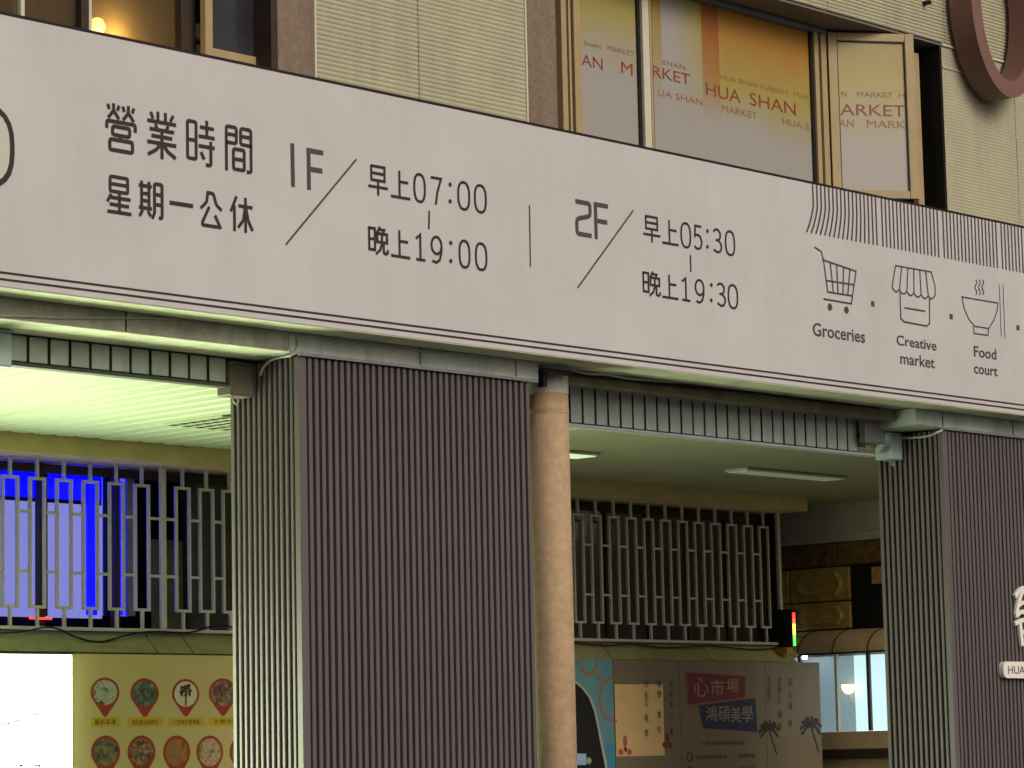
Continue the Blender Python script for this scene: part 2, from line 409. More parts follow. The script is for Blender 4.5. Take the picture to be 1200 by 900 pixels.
gl = film('film_leaf', 5.5, 6.5, rgb(134, 112, 52)); gm = MB().box(fw - 0.004, LW - fw + 0.004, -0.004, 0.004, zb + 0.05, LZ - 0.05)
go = gm.build('leaf_pane', gl, None); go.parent = leaf
gk = MB().box(fw - 0.001, fw + 0.004, -0.0195, 0.0, zb + 0.05, LZ - 0.05).box(LW - fw - 0.006, LW - fw + 0.001, -0.0195, 0.0, zb + 0.05, LZ - 0.05).box(fw, LW - fw, -0.019, 0.0, LZ - 0.061, LZ - 0.0545)
gk = gk.build('gasket', M_frameB, None); gk.parent = leaf
zt = 0.63
for body, a, b, c, d, mm in (('ARKET', fw + 0.01, LW - fw - 0.01, zt, zt + 0.075, M_red), ('N', fw + 0.02, fw + 0.06, zt + 0.125, zt + 0.16, M_redl), ('MARKET', fw + 0.13, LW - fw - 0.09, zt + 0.125, zt + 0.16, M_redl),
                             ('H', LW - fw - 0.05, LW - fw - 0.01, zt + 0.125, zt + 0.16, M_redl), ('AN', fw, fw + 0.10, zt - 0.08, zt - 0.03, M_redl), ('MARK', fw + 0.19, LW - fw - 0.01, zt - 0.08, zt - 0.03, M_redl)):
    pr = Print(-0.004); pr.text(body, a, c, b, d); lo = pr.build('lettering', mm, None); lo.parent = leaf

# left upper window: dark panes, an added lamp behind for the reflected street light
winL = thing('window', None, None, (0, 0, 0)); winL.parent = bld; winL.location = Vector((-3, YG, 5.1)) - parent_world(bld)
m = bpy.data.materials.new('window_glass_dusty'); m.use_nodes = True; t = m.node_tree; b = t.nodes['Principled BSDF']
b.inputs['Base Color'].default_value = (*rgb(112, 98, 76), 1); b.inputs['Roughness'].default_value = 0.12
tr = t.nodes.new('ShaderNodeBsdfTransparent'); mxs = t.nodes.new('ShaderNodeMixShader')
nz = t.nodes.new('ShaderNodeTexNoise'); nz.inputs['Scale'].default_value = 3; nz.inputs['Detail'].default_value = 6
mr = t.nodes.new('ShaderNodeMapRange'); mr.inputs['To Min'].default_value = 0.25; mr.inputs['To Max'].default_value = 0.75
t.links.new(nz.outputs['Fac'], mr.inputs['Value']); t.links.new(mr.outputs[0], mxs.inputs[0])
tl = t.nodes.new('ShaderNodeBsdfTranslucent'); tl.inputs['Color'].default_value = (*rgb(190, 170, 130), 1)
ms2 = t.nodes.new('ShaderNodeMixShader'); ms2.inputs[0].default_value = 0.5; t.links.new(b.outputs[0], ms2.inputs[1]); t.links.new(tl.outputs[0], ms2.inputs[2])
t.links.new(ms2.outputs[0], mxs.inputs[1]); t.links.new(tr.outputs[0], mxs.inputs[2]); t.links.new(mxs.outputs[0], t.nodes['Material Output'].inputs['Surface'])
M_glass = m
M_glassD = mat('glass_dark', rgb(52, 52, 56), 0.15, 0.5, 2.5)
ZL1 = 7.2
def mul(a, b, m, d, y=YG): bx('mullion', m, winL, gx(a, 30), gx(b, 30), y - d, y + 0.03, 5.02, ZL1)
for a, b in ((-220, -60), (-60, 20), (24, 88), (102, 205)):
    bx('pane', M_glass, winL, gx(a, 30), gx(b, 30), YG - 0.004, YG + 0.004, 5.05, ZL1)
for a, b, mm, d in ((-62, -58, M_frame, .03), (20, 24.5, M_trim, .03), (88, 97, M_frameB, .05), (97, 102.5, M_trim, .035), (205, 222, M_frameB, .05)): mul(a, b, mm, d)
bx('rail', M_frame, winL, -8, gx(205, 30), YG - 0.02, YG + 0.02, 5.02, 5.05)
bx('side_pane', M_glassD, winL, gx(222, 30), XA, YG + 0.08, YG + 0.09, 5.02, ZL1)
a = PY(225, 38, YG); b = PY(236.5, 38, YG); zt_ = PY(231, 29, YG).z; zb_ = PY(231, 46, YG).z
bx('latch_plate', M_trim, winL, a.x, b.x, YG - 0.02, YG + 0.02, zb_, zt_); bx('latch_plate', M_trim, winL, a.x + 0.02, b.x, YG - 0.02, YG + 0.02, 5.1, zb_ - 0.03)
y2 = 0.36
c0 = PY(238, 60, y2).x; c1 = PY(246.5, 60, y2).x; c2 = PY(306, 70, y2).x; zr = PY(246.5, 57, y2).z
bx('leaf_stile', M_frame, winL, c0, c1, y2 - 0.02, y2 + 0.02, 5.0, ZL1); bx('leaf_rail', M_frame, winL, c1, c2, y2 - 0.02, y2 + 0.02, zr - 0.055, zr)
bx('leaf_pane', M_glassD, winL, c1, c2, y2 - 0.004, y2 + 0.004, zr, ZL1)
bx('jamb_lining', M_frameB, winL, XA - 0.04, XA - 0.001, 0.22, 0.60, 5.02, ZL1)
lp = PY(114, 31, 0.66)  # added lamp imitates a street lamp mirrored in the pane
lamp = thing('reflection_lamp', 'small warm lamp added behind the dusty upper left window to imitate a street lamp reflection', 'lamp', (lp.x, 0.66, 4.2))
MB().tube([(lp.x, 0.66, 4.2), (lp.x, 0.66, lp.z - 0.03)], 0.012, 8).build('reflection_stand', M_black, lamp)
mb = MB(); n = 12
prof = [(0.012, -0.05), (0.03, -0.035), (0.042, -0.01), (0.042, 0.01), (0.03, 0.035), (0.012, 0.045)]
for r_, dz in prof:
    for i in range(n): mb.v.append((lp.x + r_ * math.cos(2 * math.pi * i / n), 0.66 + r_ * math.sin(2 * math.pi * i / n), lp.z + dz))
for k in range(len(prof) - 1):
    for i in range(n): j = (i + 1) % n; mb.f.append((k * n + i, k * n + j, (k + 1) * n + j, (k + 1) * n + i))
mb.f.append(tuple(range(n))); mb.f.append(tuple((len(prof) - 1) * n + i for i in range(n - 1, -1, -1)))
mb.build('bulb', emit('reflection_warm', (1.0, 0.62, 0.16), 4), lamp, smooth=True)
ld = bpy.data.lights.new('lamp_light', 'POINT'); ld.energy = 2.6; ld.color = (1.0, 0.66, 0.22); ld.shadow_soft_size = 0.03
lo = bpy.data.objects.new('lamp_light', ld); COL.objects.link(lo); lo.parent = lamp; lo.location = (-0.02, -0.07, lp.z - 4.2 - 0.09)

# slab over the arcade, beams
bx('slab', M_conc, bld, -9, 12, 0.205, 9.0, ZS + 0.003, 4.1)
M_under = mat('soffit_light_tint', rgb(214, 222, 188), 0.75, 0.12, 6, 0.05, 60, dirt=rgb(110, 108, 82), dirt_amt=0.6)  # greenish light from below put into this pale colour, plus grime
bx('edge_beam', M_conc, bld, -9, -1.46, 0.212, 0.565, 3.698, ZS + 0.001)
bx('beam_soffit', M_under, bld, -9, -1.47, 0.216, 0.56, 3.692, 3.6975)
bx('edge_beam', M_concB, bld, -1.455, 0.44, 0.208, 0.76, 3.69, ZS + 0.001, 0.006)
bx('edge_beam', M_concB, bld, 4.065, 12, 0.208, 0.76, 3.69, ZS + 0.001, 0.006)
bx('edge_beam', mat('concrete_dirty', rgb(120, 116, 100), .9, .3, 8, .2, 70, dirt=rgb(50, 46, 38), dirt_amt=.7), bld, 0.445, 4.06, 0.36, 0.48, 3.728, ZS + 0.001)
for px in (147, 491, 603): 
    x = PY(px, 400, 0.21).x; bx('joint', M_seam, bld, x, x + 0.006, 0.2055, 0.21, 3.70, ZS - 0.002)
for px in (1104, 1186):
    x = PY(px, 495, 0.21).x; bx('joint', M_seam, bld, x, x + 0.005, 0.2045, 0.21, 3.695, ZS - 0.002)
for (a, b) in ((-1.40, 0.41), (4.355, 9)): bx('drip_angle', M_galv, bld, a, b, 0.188, 0.2075, 3.676, 3.690)

# back wall of the arcade and its beam
YW = 3.46
bx('wall', M_wallG, bld, -9, -3.4, YW, 3.9, 0.15, 3.6)
bx('wall', M_wallG, bld, -3.4, 1.9, YW, 3.9, 0.15, 2.40)
bx('wall', M_wallG, bld, 1.9, 2.9, YW, 3.9, 0.15, 3.6)
bx('wall', M_wallG, bld, 2.9, 6.72, YW, 3.9, 0.15, 2.40)
for a, b in ((-9, 1.95), (1.952, 6.79)): bx('wall_beam', M_wallY, bld, a, b, 3.20, 3.9, 3.468, 3.582)
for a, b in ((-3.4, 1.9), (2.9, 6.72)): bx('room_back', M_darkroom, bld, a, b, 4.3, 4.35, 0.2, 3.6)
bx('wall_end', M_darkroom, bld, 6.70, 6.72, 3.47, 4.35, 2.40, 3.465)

# ------------------------------------------------------------------ arcade ceiling
ZC = 3.58
ceil = bx('arcade_ceiling', M_ceil2, None, -9, 12, 0.665, 6.0, ZC + 0.02, ZC + 0.06); tag(ceil, kind='structure')
src = None; i = 0
x = -5.2
while x < 1.75:
    if src is None: src = MB().bbox(x, x + 0.142, 0.66, 3.19, ZC, ZC + 0.0195, 0.012).build('ceiling_strip', M_ceil, ceil, loc=(x, 0.66, ZC))
    else:
        c = clone(src, ceil, (i * 0.168, 0, random.uniform(-.001, .001)))
    i += 1; x += 0.168
# smooth right bay ceiling boards
for a, b in ((1.76, 3.25), (3.255, 4.75), (4.755, 6.25), (6.255, 7.48)):
    for c_, d_ in ((0.66, 1.98), (1.986, 3.19)): bx('ceiling_board', M_ceil2, ceil, a, b, c_, d_, ZC, ZC + 0.02)
bx('ceiling_board', M_ceil2, ceil, 6.80, 7.48, 3.196, 5.5, ZC, ZC + 0.02)

def vent(label, x0, x1, y0, y1, nx, ny):
    v = thing('ceiling_vent', label, 'vent', ((x0 + x1) / 2, (y0 + y1) / 2, ZC))
    bx('vent_frame', M_ceil, v, x0, x1, y0, y1, ZC - 0.012, ZC - 0.002)
    s0 = None
    for i in range(nx):
        for j in range(ny):
            x = x0 + (i + .5) * (x1 - x0) / nx; y = y0 + (j + .5) * (y1 - y0) / ny
            if s0 is None:
                s0 = bx('vent_slot', M_seam, v, x - .022, x + .022, y - .03, y + .03, ZC - 0.0145, ZC - 0.0123); f0 = (x, y)
            else: clone(s0, v, (x - f0[0], y - f0[1], 0))
vent('perforated square vent in the bright strip ceiling beside the slatted column', -0.55, 0.15, 1.78, 2.30, 7, 6)
def troffer(label, x0, x1, y0, y1, e, col=(0.78, 1.0, 0.62)):
    v = thing('ceiling_light', label, 'ceiling light', ((x0 + x1) / 2, (y0 + y1) / 2, ZC), 'ceiling lights in the arcade')
    bx('housing', M_trim, v, x0, x1, y0, y1, ZC - 0.022, ZC - 0.002, 0.004)
    bx('diffuser', emit('diffuser_%g' % e, col, e, (0.8, 0.84, 0.7)), v, x0 + .02, x1 - .02, y0 + .02, y1 - .02, ZC - 0.027, ZC - 0.0225)
troffer('lit narrow ceiling light just right of the round tan pillar', 2.45, 2.86, 1.90, 2.12, 0.45)
troffer('dim ceiling light panel above the right hand window grille', 4.45, 5.62, 1.93, 2.14, 0.05)
for k in range(2):
    troffer(('lit ceiling light nearest the street in the left bay', 'lit ceiling light nearest the wall in the left bay')[k], -4.3, -3.1, 1.1 + k * 1.1, 1.3 + k * 1.1, 1.5)
troffer('added ceiling light, unseen behind the narrow panel housing', 4.9, 6.1, 0.68, 0.80, 3.2)  # added out of view to brighten the right bay and stone wall
troffer('added warm ceiling light, unseen behind the right slatted column', 6.45, 7.0, 1.3, 1.75, 5.0, (1.0, 0.86, 0.62))  # added helper light for the stone wall, bulkhead and awning

# ------------------------------------------------------------------ fascia sign
sign = thing('fascia_sign', 'long pale grey fascia sign with opening hours, floor numbers and market icons', 'sign', (0, 0.1, ZS))
MB().bbox(-9, 12, 0.0, 0.200, ZS, 5.09, 0.003).build('sign_panel', M_sign, sign)
bx('soffit_strip', M_under, sign, -9, 12, 0.004, 0.1995, ZS - 0.0035, ZS - 0.0005)  # underside coloured paler and greener than the face, as if lit from below
bx('top_edging', M_black, sign, -9, 12, -0.004, 0.204, 5.0905, 5.102)
bx('border_line', M_ink, sign, -9, 12, -0.003, -0.0005, 3.8615, 3.8715)
bx('border_line', M_ink, sign, -9, 12, -0.003, -0.0005, 3.8300, 3.8400)
S = lambda px, py: (lambda v: (v.x, v.z))(PY(px, py))
def B(*p, r=0.05, c=False): return {'p': list(p), 'r': r, 'c': c}
def oval(cx, cy, rx, ry, a0=0, a1=360, n=20):
    return [(cx + rx * math.cos(math.radians(a0 + (a1 - a0) * i / n)), cy + ry * math.sin(math.radians(a0 + (a1 - a0) * i / n))) for i in range(n + 1)]
sup = lambda: B(*[(0.5 + 0.5 * math.copysign(abs(math.cos(t)) ** 0.8, math.cos(t)), 0.5 + 0.5 * math.copysign(abs(math.sin(t)) ** 0.8, math.sin(t))) for t in [2 * math.pi * i / 24 for i in range(24)]], r=0, c=True)
G = {
 '營': [[(.04, .97), (.09, .86)], [(.44, .97), (.37, .86)], B((.24, 1.0), (.24, .85), (.05, .68)), B((.24, .85), (.43, .68)), [(.56, .97), (.62, .86)], [(.96, .97), (.90, .86)],
      B((.76, 1.0), (.76, .85), (.57, .68)), B((.76, .85), (.95, .68)), B((.0, .46), (.0, .62), (1.0, .62), (1.0, .46)), B((.2, .52), (.8, .52), (.8, .34), (.2, .34), c=True),
      [(.5, .34), (.45, .24)], B((.1, .24), (.9, .24), (.9, .02), (.1, .02), c=True)],
 '業': [[(.37, 1), (.37, .79)], [(.63, 1), (.63, .79)], [(.12, .97), (.2, .83)], [(.9, .97), (.8, .83)], [(.0, .78), (1, .78)], [(.28, .73), (.34, .63)], [(.72, .73), (.66, .63)],
      [(.08, .61), (.92, .61)], [(.14, .47), (.86, .47)], [(.0, .33), (1, .33)], [(.5, .61), (.5, .0)], [(.46, .32), (.3, .18), (.02, .06)], [(.54, .32), (.7, .18), (.98, .06)]],
 '時': [B((.02, .93), (.33, .93), (.33, .13), (.02, .13), c=True), [(.02, .53), (.33, .53)], [(.72, 1), (.72, .64)], [(.47, .84), (.98, .84)], [(.42, .64), (1, .64)], [(.42, .43), (1, .43)],
      B((.86, .56), (.86, .04), (.68, .04)), [(.5, .3), (.62, .15)]],
 '間': [B((.04, 0), (.04, .97), (.42, .97), (.42, .62), (.04, .62), r=.06), [(.04, .8), (.42, .8)], B((.97, .62), (.58, .62), (.58, .97), (.97, .97), (.97, .04), (.8, .04), r=.06), [(.58, .8), (.97, .8)],
      B((.30, .5), (.71, .5), (.71, .06), (.30, .06), c=True), [(.30, .28), (.71, .28)]],
 '星': [B((.12, .98), (.85, .98), (.85, .58), (.12, .58), c=True), [(.12, .78), (.85, .78)], [(.16, .5), (.0, .28)], [(.12, .41), (.97, .41)], [(.1, .22), (.9, .22)], [(.0, .02), (1, .02)], [(.5, .56), (.5, .02)]],
 '期': [[(.12, 1), (.12, .26)], [(.43, 1), (.43, .26)], [(.0, .87), (.55, .87)], [(.12, .66), (.43, .66)], [(.12, .46), (.43, .46)], [(.0, .26), (.55, .26)], [(.16, .2), (.03, .02)], [(.38, .2), (.5, .05)],
      B((.56, .0), (.66, .16), (.66, .97), (.98, .97), (.98, .04), (.84, .04), r=.06), [(.66, .68), (.98, .68)], [(.66, .40), (.98, .40)]],
 '一': [[(0, .5), (1, .5)]],
 '公': [B((.36, .98), (.30, .70), (.02, .5)), B((.30, .97), (.62, .97), (.74, .66), (1.0, .52), r=.08), B((.42, .58), (.10, .12), (.10, .04), (.90, .04), r=.07), [(.68, .36), (.95, .0)]],
 '休': [[(.28, 1), (.02, .55)], [(.18, .74), (.18, 0)], [(.36, .74), (1, .74)], [(.68, 1), (.68, 0)], B((.66, .72), (.58, .35), (.34, .12)), B((.70, .72), (.8, .35), (1, .08))],
 '早': [[(.16, 1), (.84, 1), (.84, .5), (.16, .5), (.16, 1.03)], [(.16, .75), (.84, .75)], [(0, .26), (1, .26)], [(.5, .5), (.5, -.04)]],
 '上': [[(.45, 1), (.45, .04)], [(.45, .60), (.9, .60)], [(0, .03), (1, .03)]],
 '晚': [[(.03, .92), (.33, .92), (.33, .14), (.03, .14), (.03, .96)], [(.03, .53), (.33, .53)], [(.60, 1.02), (.42, .76)], [(.55, .91), (.82, .91), (.74, .76)],
      [(.45, .76), (.96, .76), (.96, .45), (.45, .45), (.45, .79)], [(.70, .76), (.69, .40), (.60, .16), (.38, .0)], B((.78, .45), (.78, .05), (.98, .05), (1.0, .2), r=.07)],
 '0': [sup()],
 '7': [[(0, .97), (1, .97), (.62, .45), (.45, 0)]],
 '1': [[(.05, .80), (.5, .96), (.5, .0)], [(.05, .03), (1, .03)]],
 '9': [B(*oval(.48, .66, .46, .32, 0, 345), r=0), [(.94, .66), (.92, .40), (.75, .13), (.45, .02), (.08, .06)]],
 '5': [[(.92, .97), (.16, .97), (.11, .54), (.30, .60), (.55, .61), (.80, .53), (.97, .32), (.82, .10), (.50, .02), (.22, .04), (0, .12)]],
 '3': [[(.05, .88), (.30, .97), (.60, .97), (.86, .85), (.86, .66), (.65, .54), (.30, .53)], [(.36, .53), (.70, .52), (.96, .36), (.96, .20), (.78, .06), (.45, .02), (.02, .12)]],
 'F': [[(.12, 0), (.12, 1)], [(.0, .94), (1, .94)], [(.12, .50), (.93, .50)]],
 '2': [B((.0, .94), (.94, .94), (.94, .60), (.06, .46), (.06, .06), (1, .06), r=.10)],
}
def letter(ch, bl, tr, w, material=M_ink, name='lettering'):
    a = S(*bl); b = S(*tr); pr = Print(-0.001); pr.glyph(G[ch], a[0], a[1], b[0], b[1], w); return pr.build(name, material, sign)
def rowz(items):                                   # common base and cap line for a row of characters
    z0 = sum(S(*i[1])[1] for i in items) / len(items); z1 = sum(S(*i[2])[1] for i in items) / len(items); return z0, z1
def text_row(items, w, material=M_ink):
    z0, z1 = rowz(items)
    for ch, bl, tr in items:
        a = S(*bl)[0]; b = S(*tr)[0]; pr = Print(-0.001); pr.glyph(G[ch], a, z0, b, z1, w); pr.build('lettering', material, sign)
text_row([('營', (125, 174), (158, 125.5)), ('業', (172.5, 184.5), (206, 136)), ('時', (219, 192.5), (251, 143.5)), ('間', (264, 199), (294.5, 150.5))], 0.0185)
text_row([('星', (125.5, 247.5), (153.5, 208)), ('期', (162.5, 253.5), (190, 214.5)), ('公', (234.5, 265), (259.5, 228.5)), ('休', (270, 270.5), (295.5, 234.5))], 0.0175)
a = S(198.5, 236.5); b = S(226, 242.5); z_ = (a[1] + b[1]) / 2
pr = Print(-0.001); pr.line([(a[0], z_), (b[0], z_)], 0.021); pr.build('lettering', M_ink, sign)
pr = Print(-0.001); pr.line([S(342.2, 168), S(343.2, 219)], 0.026); pr.build('lettering', M_ink2, sign)
letter('F', (359.5, 222), (378.5, 176.5), 0.026, M_ink2)
letter('2', (675, 276), (692, 236.5), 0.026, M_ink2); letter('F', (696.5, 280), (712, 239.5), 0.026, M_ink2)
for a, b, w in (((417.3, 186.7), (334.7, 286.7), .011), ((741.9, 246.5), (676.5, 337.5), .011), ((620.2, 240.5), (621.3, 313.3), .009), ((502.7, 246.7), (502.2, 268.8), .012), ((808.8, 298.8), (809.3, 318.8), .012)):
    pr = Print(-0.001); pr.line([S(*a), S(*b)], w); pr.build('divider_line', M_ink2 if w == .011 else M_ink, sign)
text_row([('早', (431.5, 227), (453.8, 195.5)), ('上', (457.9, 231.5), (480, 201)), ('0', (485.5, 234.5), (497.3, 206)), ('7', (505, 239), (516.5, 209.5)), ('0', (537, 243.5), (549.3, 216)), ('0', (556.5, 247), (568.8, 219.5))], 0.0152)
text_row([('晚', (432, 297.5), (453.9, 266)), ('上', (458, 301), (480, 271)), ('1', (487, 304.5), (497.8, 275)), ('9', (505.5, 307), (517.7, 278.5)), ('0', (538.5, 311.5), (549.7, 284)), ('0', (557.7, 314.5), (569.5, 287.5))], 0.0152)
text_row([('早', (754, 282.5), (772.8, 254.5)), ('上', (776, 286), (794, 259)), ('0', (798.4, 288.5), (808.4, 263.5)), ('5', (813.5, 291), (822, 266)), ('3', (836, 295), (844.8, 270)), ('0', (850.5, 297), (860, 272))], 0.014)
text_row([('晚', (753.5, 346), (772.8, 318)), ('上', (776, 349), (794, 323.5)), ('1', (799, 352), (808, 326.5)), ('9', (815, 354), (824.8, 329)), ('3', (840.5, 357.5), (849.3, 333)), ('0', (853.8, 360), (863.5, 335.5))], 0.014)
for q in ((527.2, 216.3), (527.2, 236), (528, 284.7), (528, 305.8), (828.8, 270.8), (828.8, 289.2), (833.3, 334), (833.3, 352)):
    c = S(*q); pr = Print(-0.001); pr.disc(c, 0.0125, 0.0125, 10); pr.build('lettering', M_ink, sign)
# icons
K = lambda x, y: S(920 + x / 3.461, 200 + y / 3.461)
def icon(name, lines, w=0.010, discs=(), material=M_ink2):
    pr = Print(-0.001)
    for l in lines: pr.line([K(*p) for p in l], w)
    for (x, y, r) in discs: c = K(x, y); pr.disc(c, r, r, 14)
    pr.build(name, material, sign)
icon('shopping_cart_icon', [[(118, 310), (146, 328), (155, 362), (172, 492), (272, 508)], [(150, 361), (287, 408), (268, 540), (155, 520)], [(165, 445), (278, 463)], [(182, 372), (195, 495)], [(208, 381), (214, 499)], [(236, 390), (234, 502)], [(262, 400), (253, 506)]],
     0.011, [(181, 553, .023), (248, 565, .023)])
def scal(a, b, d=17, n=5):
    return [(a[0] + (b[0] - a[0]) * i / n, a[1] + (b[1] - a[1]) * i / n + d * math.sin(math.pi * i / n)) for i in range(n + 1)]
nodes = [(433, 472), (463, 482), (493, 490), (522, 496), (551, 502), (580, 507), (608, 505)]
sc = []
for i in range(6): sc += scal(nodes[i], nodes[i + 1], 14)
icon('shop_icon', [[(433, 472), (447, 385), (592, 411), (608, 470), (608, 505)], sc, [(472, 390), (463, 482)], [(497, 394), (493, 490)], [(521, 398), (522, 496)], [(545, 403), (551, 502)], [(569, 407), (580, 507)],
     [(465, 492), (468, 600), (482, 613), (574, 630), (585, 620), (585, 515)], [(483, 556), (567, 570)]], 0.010)
wav = lambda x: [(x + 4 * math.sin(i / 8 * math.pi * 3), 443 + i * 7.5) for i in range(9)]
icon('bowl_icon', [[(716, 512), (862, 537), (860, 565), (845, 608), (825, 640), (768, 631), (745, 603), (726, 560), (716, 508)], [(763, 633), (766, 660), (822, 668), (825, 640)], wav(773), wav(787), wav(801)], 0.009)
icon('chopsticks_icon', [[(868, 460), (876, 675)], [(883, 462), (891, 680)]], 0.006)
for q in ((355, 540), (673, 592), (944, 637), ): 
    c = K(*q); d = 0.017; pr = Print(-0.001); pr.fill([(c[0] - d, c[1] - d), (c[0] + d, c[1] - d), (c[0] + d, c[1] + d), (c[0] - d, c[1] + d)]); pr.build('bullet_dot', M_ink2, sign)
for body, bl, tr in (('Groceries', (112, 669), (322, 647)), ('Creative', (452, 707), (612, 690)), ('market', (467, 783), (605, 757)), ('Food', (766, 754), (855, 724)), ('court', (766, 822), (860, 800))):
    a = K(*bl); b = K(*tr); pr = Print(-0.001); pr.text(body, a[0], a[1], b[0], b[1], 0.012); pr.build('lettering', M_ink2, sign)
# striped awning drawn along the top edge
zt = 5.088; xg = [K(111, 60)[0]]
sp_ = (K(395, 120)[0] - K(111, 60)[0]) / 17.9
zb1 = 4.775
x0a = xg[0]
for g in range(6):
    n = 17 if g == 0 else 16
    for i in range(n):
        xt = x0a + i * sp_
        pr = Print(-0.001)
        bend = -0.078 * max(0, 1 - i / 15) if g == 0 else 0
        pr.line([(xt, zt), (xt, zt - 0.14), (xt + bend * 0.25, zt - 0.20), (xt + bend * 0.6, zt - 0.26), (xt + bend, zb1)] if bend else [(xt, zt), (xt, zb1)], 0.014)
        pr.build('awning_stripe', M_ink2, sign)
    x0a += (n + 0.55) * sp_
# rounded logo frame at the left end
a = S(14, 175); zc = a[1]; h = (S(8, 127)[1] - S(8, 222)[1]) / 2
pr = Print(-0.001); pr.line([(a[0] - 1.6, zc + h), (a[0], zc + h), (a[0], zc - h), (a[0] - 1.6, zc - h)], 0.028, 0.20, True); pr.build('logo_frame', M_ink, sign)
pr = Print(-0.0004); pr.fill(rounded([(a[0] - 1.6, zc + h), (a[0], zc + h), (a[0], zc - h), (a[0] - 1.6, zc - h)], 0.20, True, 8)); pr.build('logo_field', mat('logo_field', rgb(196, 200, 186), .55, .05, 3), sign)

# ------------------------------------------------------------------ oval ring on the upper wall
ring = thing('ring_emblem', 'large brown oval ring standing off the cream siding at top right', 'emblem', (5.2, 0.1, 6.0))
def oval_ring(cx, cz, rx, rz, t, y0, y1, n=56):
    mb = MB(); sh = 0.0
    for (ax, az, y) in ((rx, rz, y0), (rx - t, rz - t, y0), (rx - t, rz - t, y1), (rx, rz, y1)):
        for i in range(n):
            an = 2 * math.pi * i / n; mb.v.append((cx + ax * math.cos(an), y, cz + az * math.sin(an)))
    for k in range(4):
        k2 = (k + 1) % 4
        for i in range(n):
            j = (i + 1) % n; mb.f.append((k * n + i, k * n + j, k2 * n + j, k2 * n + i))
    return mb
YR0, YR1 = -0.02, 0.16
cb = PY(1186, 118, YR0); lf_ = PY(1139, 20, YR0)
RX = 0.42; RZ = 0.66
rcx = lf_.x + RX; rcz = cb.z + RZ + 0.02
oval_ring(rcx, rcz, RX, RZ, 0.115, YR0, YR1).build('ring_band', M_ring, ring)
bx('stand_off', M_black, ring, rcx - 0.02, rcx + 0.02, YR1 - 0.001, 0.196, rcz - RZ + 0.04, rcz - RZ + 0.08)
bolt = PY(1083, 4, 0.19); o = MB().tube([(bolt.x, 0.14, bolt.z), (bolt.x, 0.197, bolt.z)], 0.016, 10).build('anchor_bolt', M_black, None, loc=(bolt.x, 0.197, bolt.z)); tag(o, 'small dark anchor bolt on the siding left of the oval ring', 'bolt')

# ------------------------------------------------------------------ slatted columns
def slat_column(label, x0, x1, logo=False):
    c = thing('slatted_column', label, 'column', ((x0 + x1) / 2, 0.47, 0.15))
    bx('backing', M_slatback, c, x0 + 0.044, x1 - 0.004, 0.252, 0.715, 0.152, 3.676)
    bx('corner_trim', M_slat, c, x0, x0 + 0.052, 0.207, 0.250, 0.15, 3.675, 0.003)
    n = int((x1 - x0 - 0.06) / 0.0460); s0 = None
    for i in range(n):
        x = x0 + 0.0685 + i * 0.0460
        if s0 is None:
            s0 = MB().bbox(x, x + 0.0255, 0.208, 0.2515, 0.152, 3.674, 0.004).build('slat', M_slat, c, loc=(x, 0.208, 0.152))
        else: clone(s0, c, (i * 0.0460, random.uniform(-.0012, .0012), 0))
    s1 = None; ns = 11
    for i in range(ns):
        y = 0.262 + i * 0.0415
        if s1 is None: s1 = MB().bbox(x0 + 0.001, x0 + 0.0435, y, y + 0.023, 0.152, 3.674, 0.004).build('slat', M_slat, c, loc=(x0, y, 0.152))
        else: clone(s1, c, (random.uniform(-.0012, .0012), i * 0.0415, 0))
    bx('edge_trim', M_slat, c, x0 - 0.001, x0 + 0.04, 0.718, 0.742, 0.15, 3.674)
    return c
slat_column('wide slatted metal column standing left of the round tan pillar', -1.392, 0.402)
col2 = slat_column('slatted metal column at the right edge carrying white market lettering', 4.362, 6.156)
# white raised logo on the right column
logo = thing('wall_logo', 'white raised market lettering and name plate on the right slatted column', 'sign', (5.4, 0.2, 2.2))
Lg = lambda px, py: (lambda v: (v.x, v.z))(PY(px, py, 0.185))
pw = mat('white_acrylic', rgb(238, 234, 226), 0.4, 0.04, 10)
pr = Print(0.19)
for st, w in (([(1189, 699), (1194, 692), (1199, 689), (1204, 691), (1210, 694)], .030), ([(1199, 690), (1195, 700), (1192, 712), (1191, 720)], .032), ([(1192, 711), (1198, 706), (1206, 707)], .026), ([(1190, 722), (1196, 717), (1204, 717), (1212, 720)], .030),
              ([(1189, 731), (1196, 727), (1206, 726), (1218, 729)], .028), ([(1195, 728), (1196, 742), (1198, 757)], .034), ([(1204, 712), (1203, 735), (1204, 748)], .03), ([(1196, 742), (1206, 738), (1216, 741)], .026)):
    pr.line([Lg(*p) for p in st], w, 0.01); 
sm = pr.m
lo = sm.build('lettering', pw, logo); md = lo.modifiers.new('s', 'SOLIDIFY'); md.thickness = 0.02; md.offset = 0
a = Lg(1173, 785); zc = a[1]; h = 0.055
pts = rounded([(a[0], zc - h), (a[0] + 1.0, zc - h), (a[0] + 1.0, zc + h), (a[0], zc + h)], 0.05, True, 5)
MB().prism([(p[0], 0.165, p[1]) for p in pts], (0, 0.038, 0)).build('name_plate', pw, logo)
pr = Print(0.165); pr.text('HUA SHAN MARKET', a[0] + 0.055, zc - 0.026, a[0] + 0.93, zc + 0.026); pr.build('lettering', M_ink, logo)

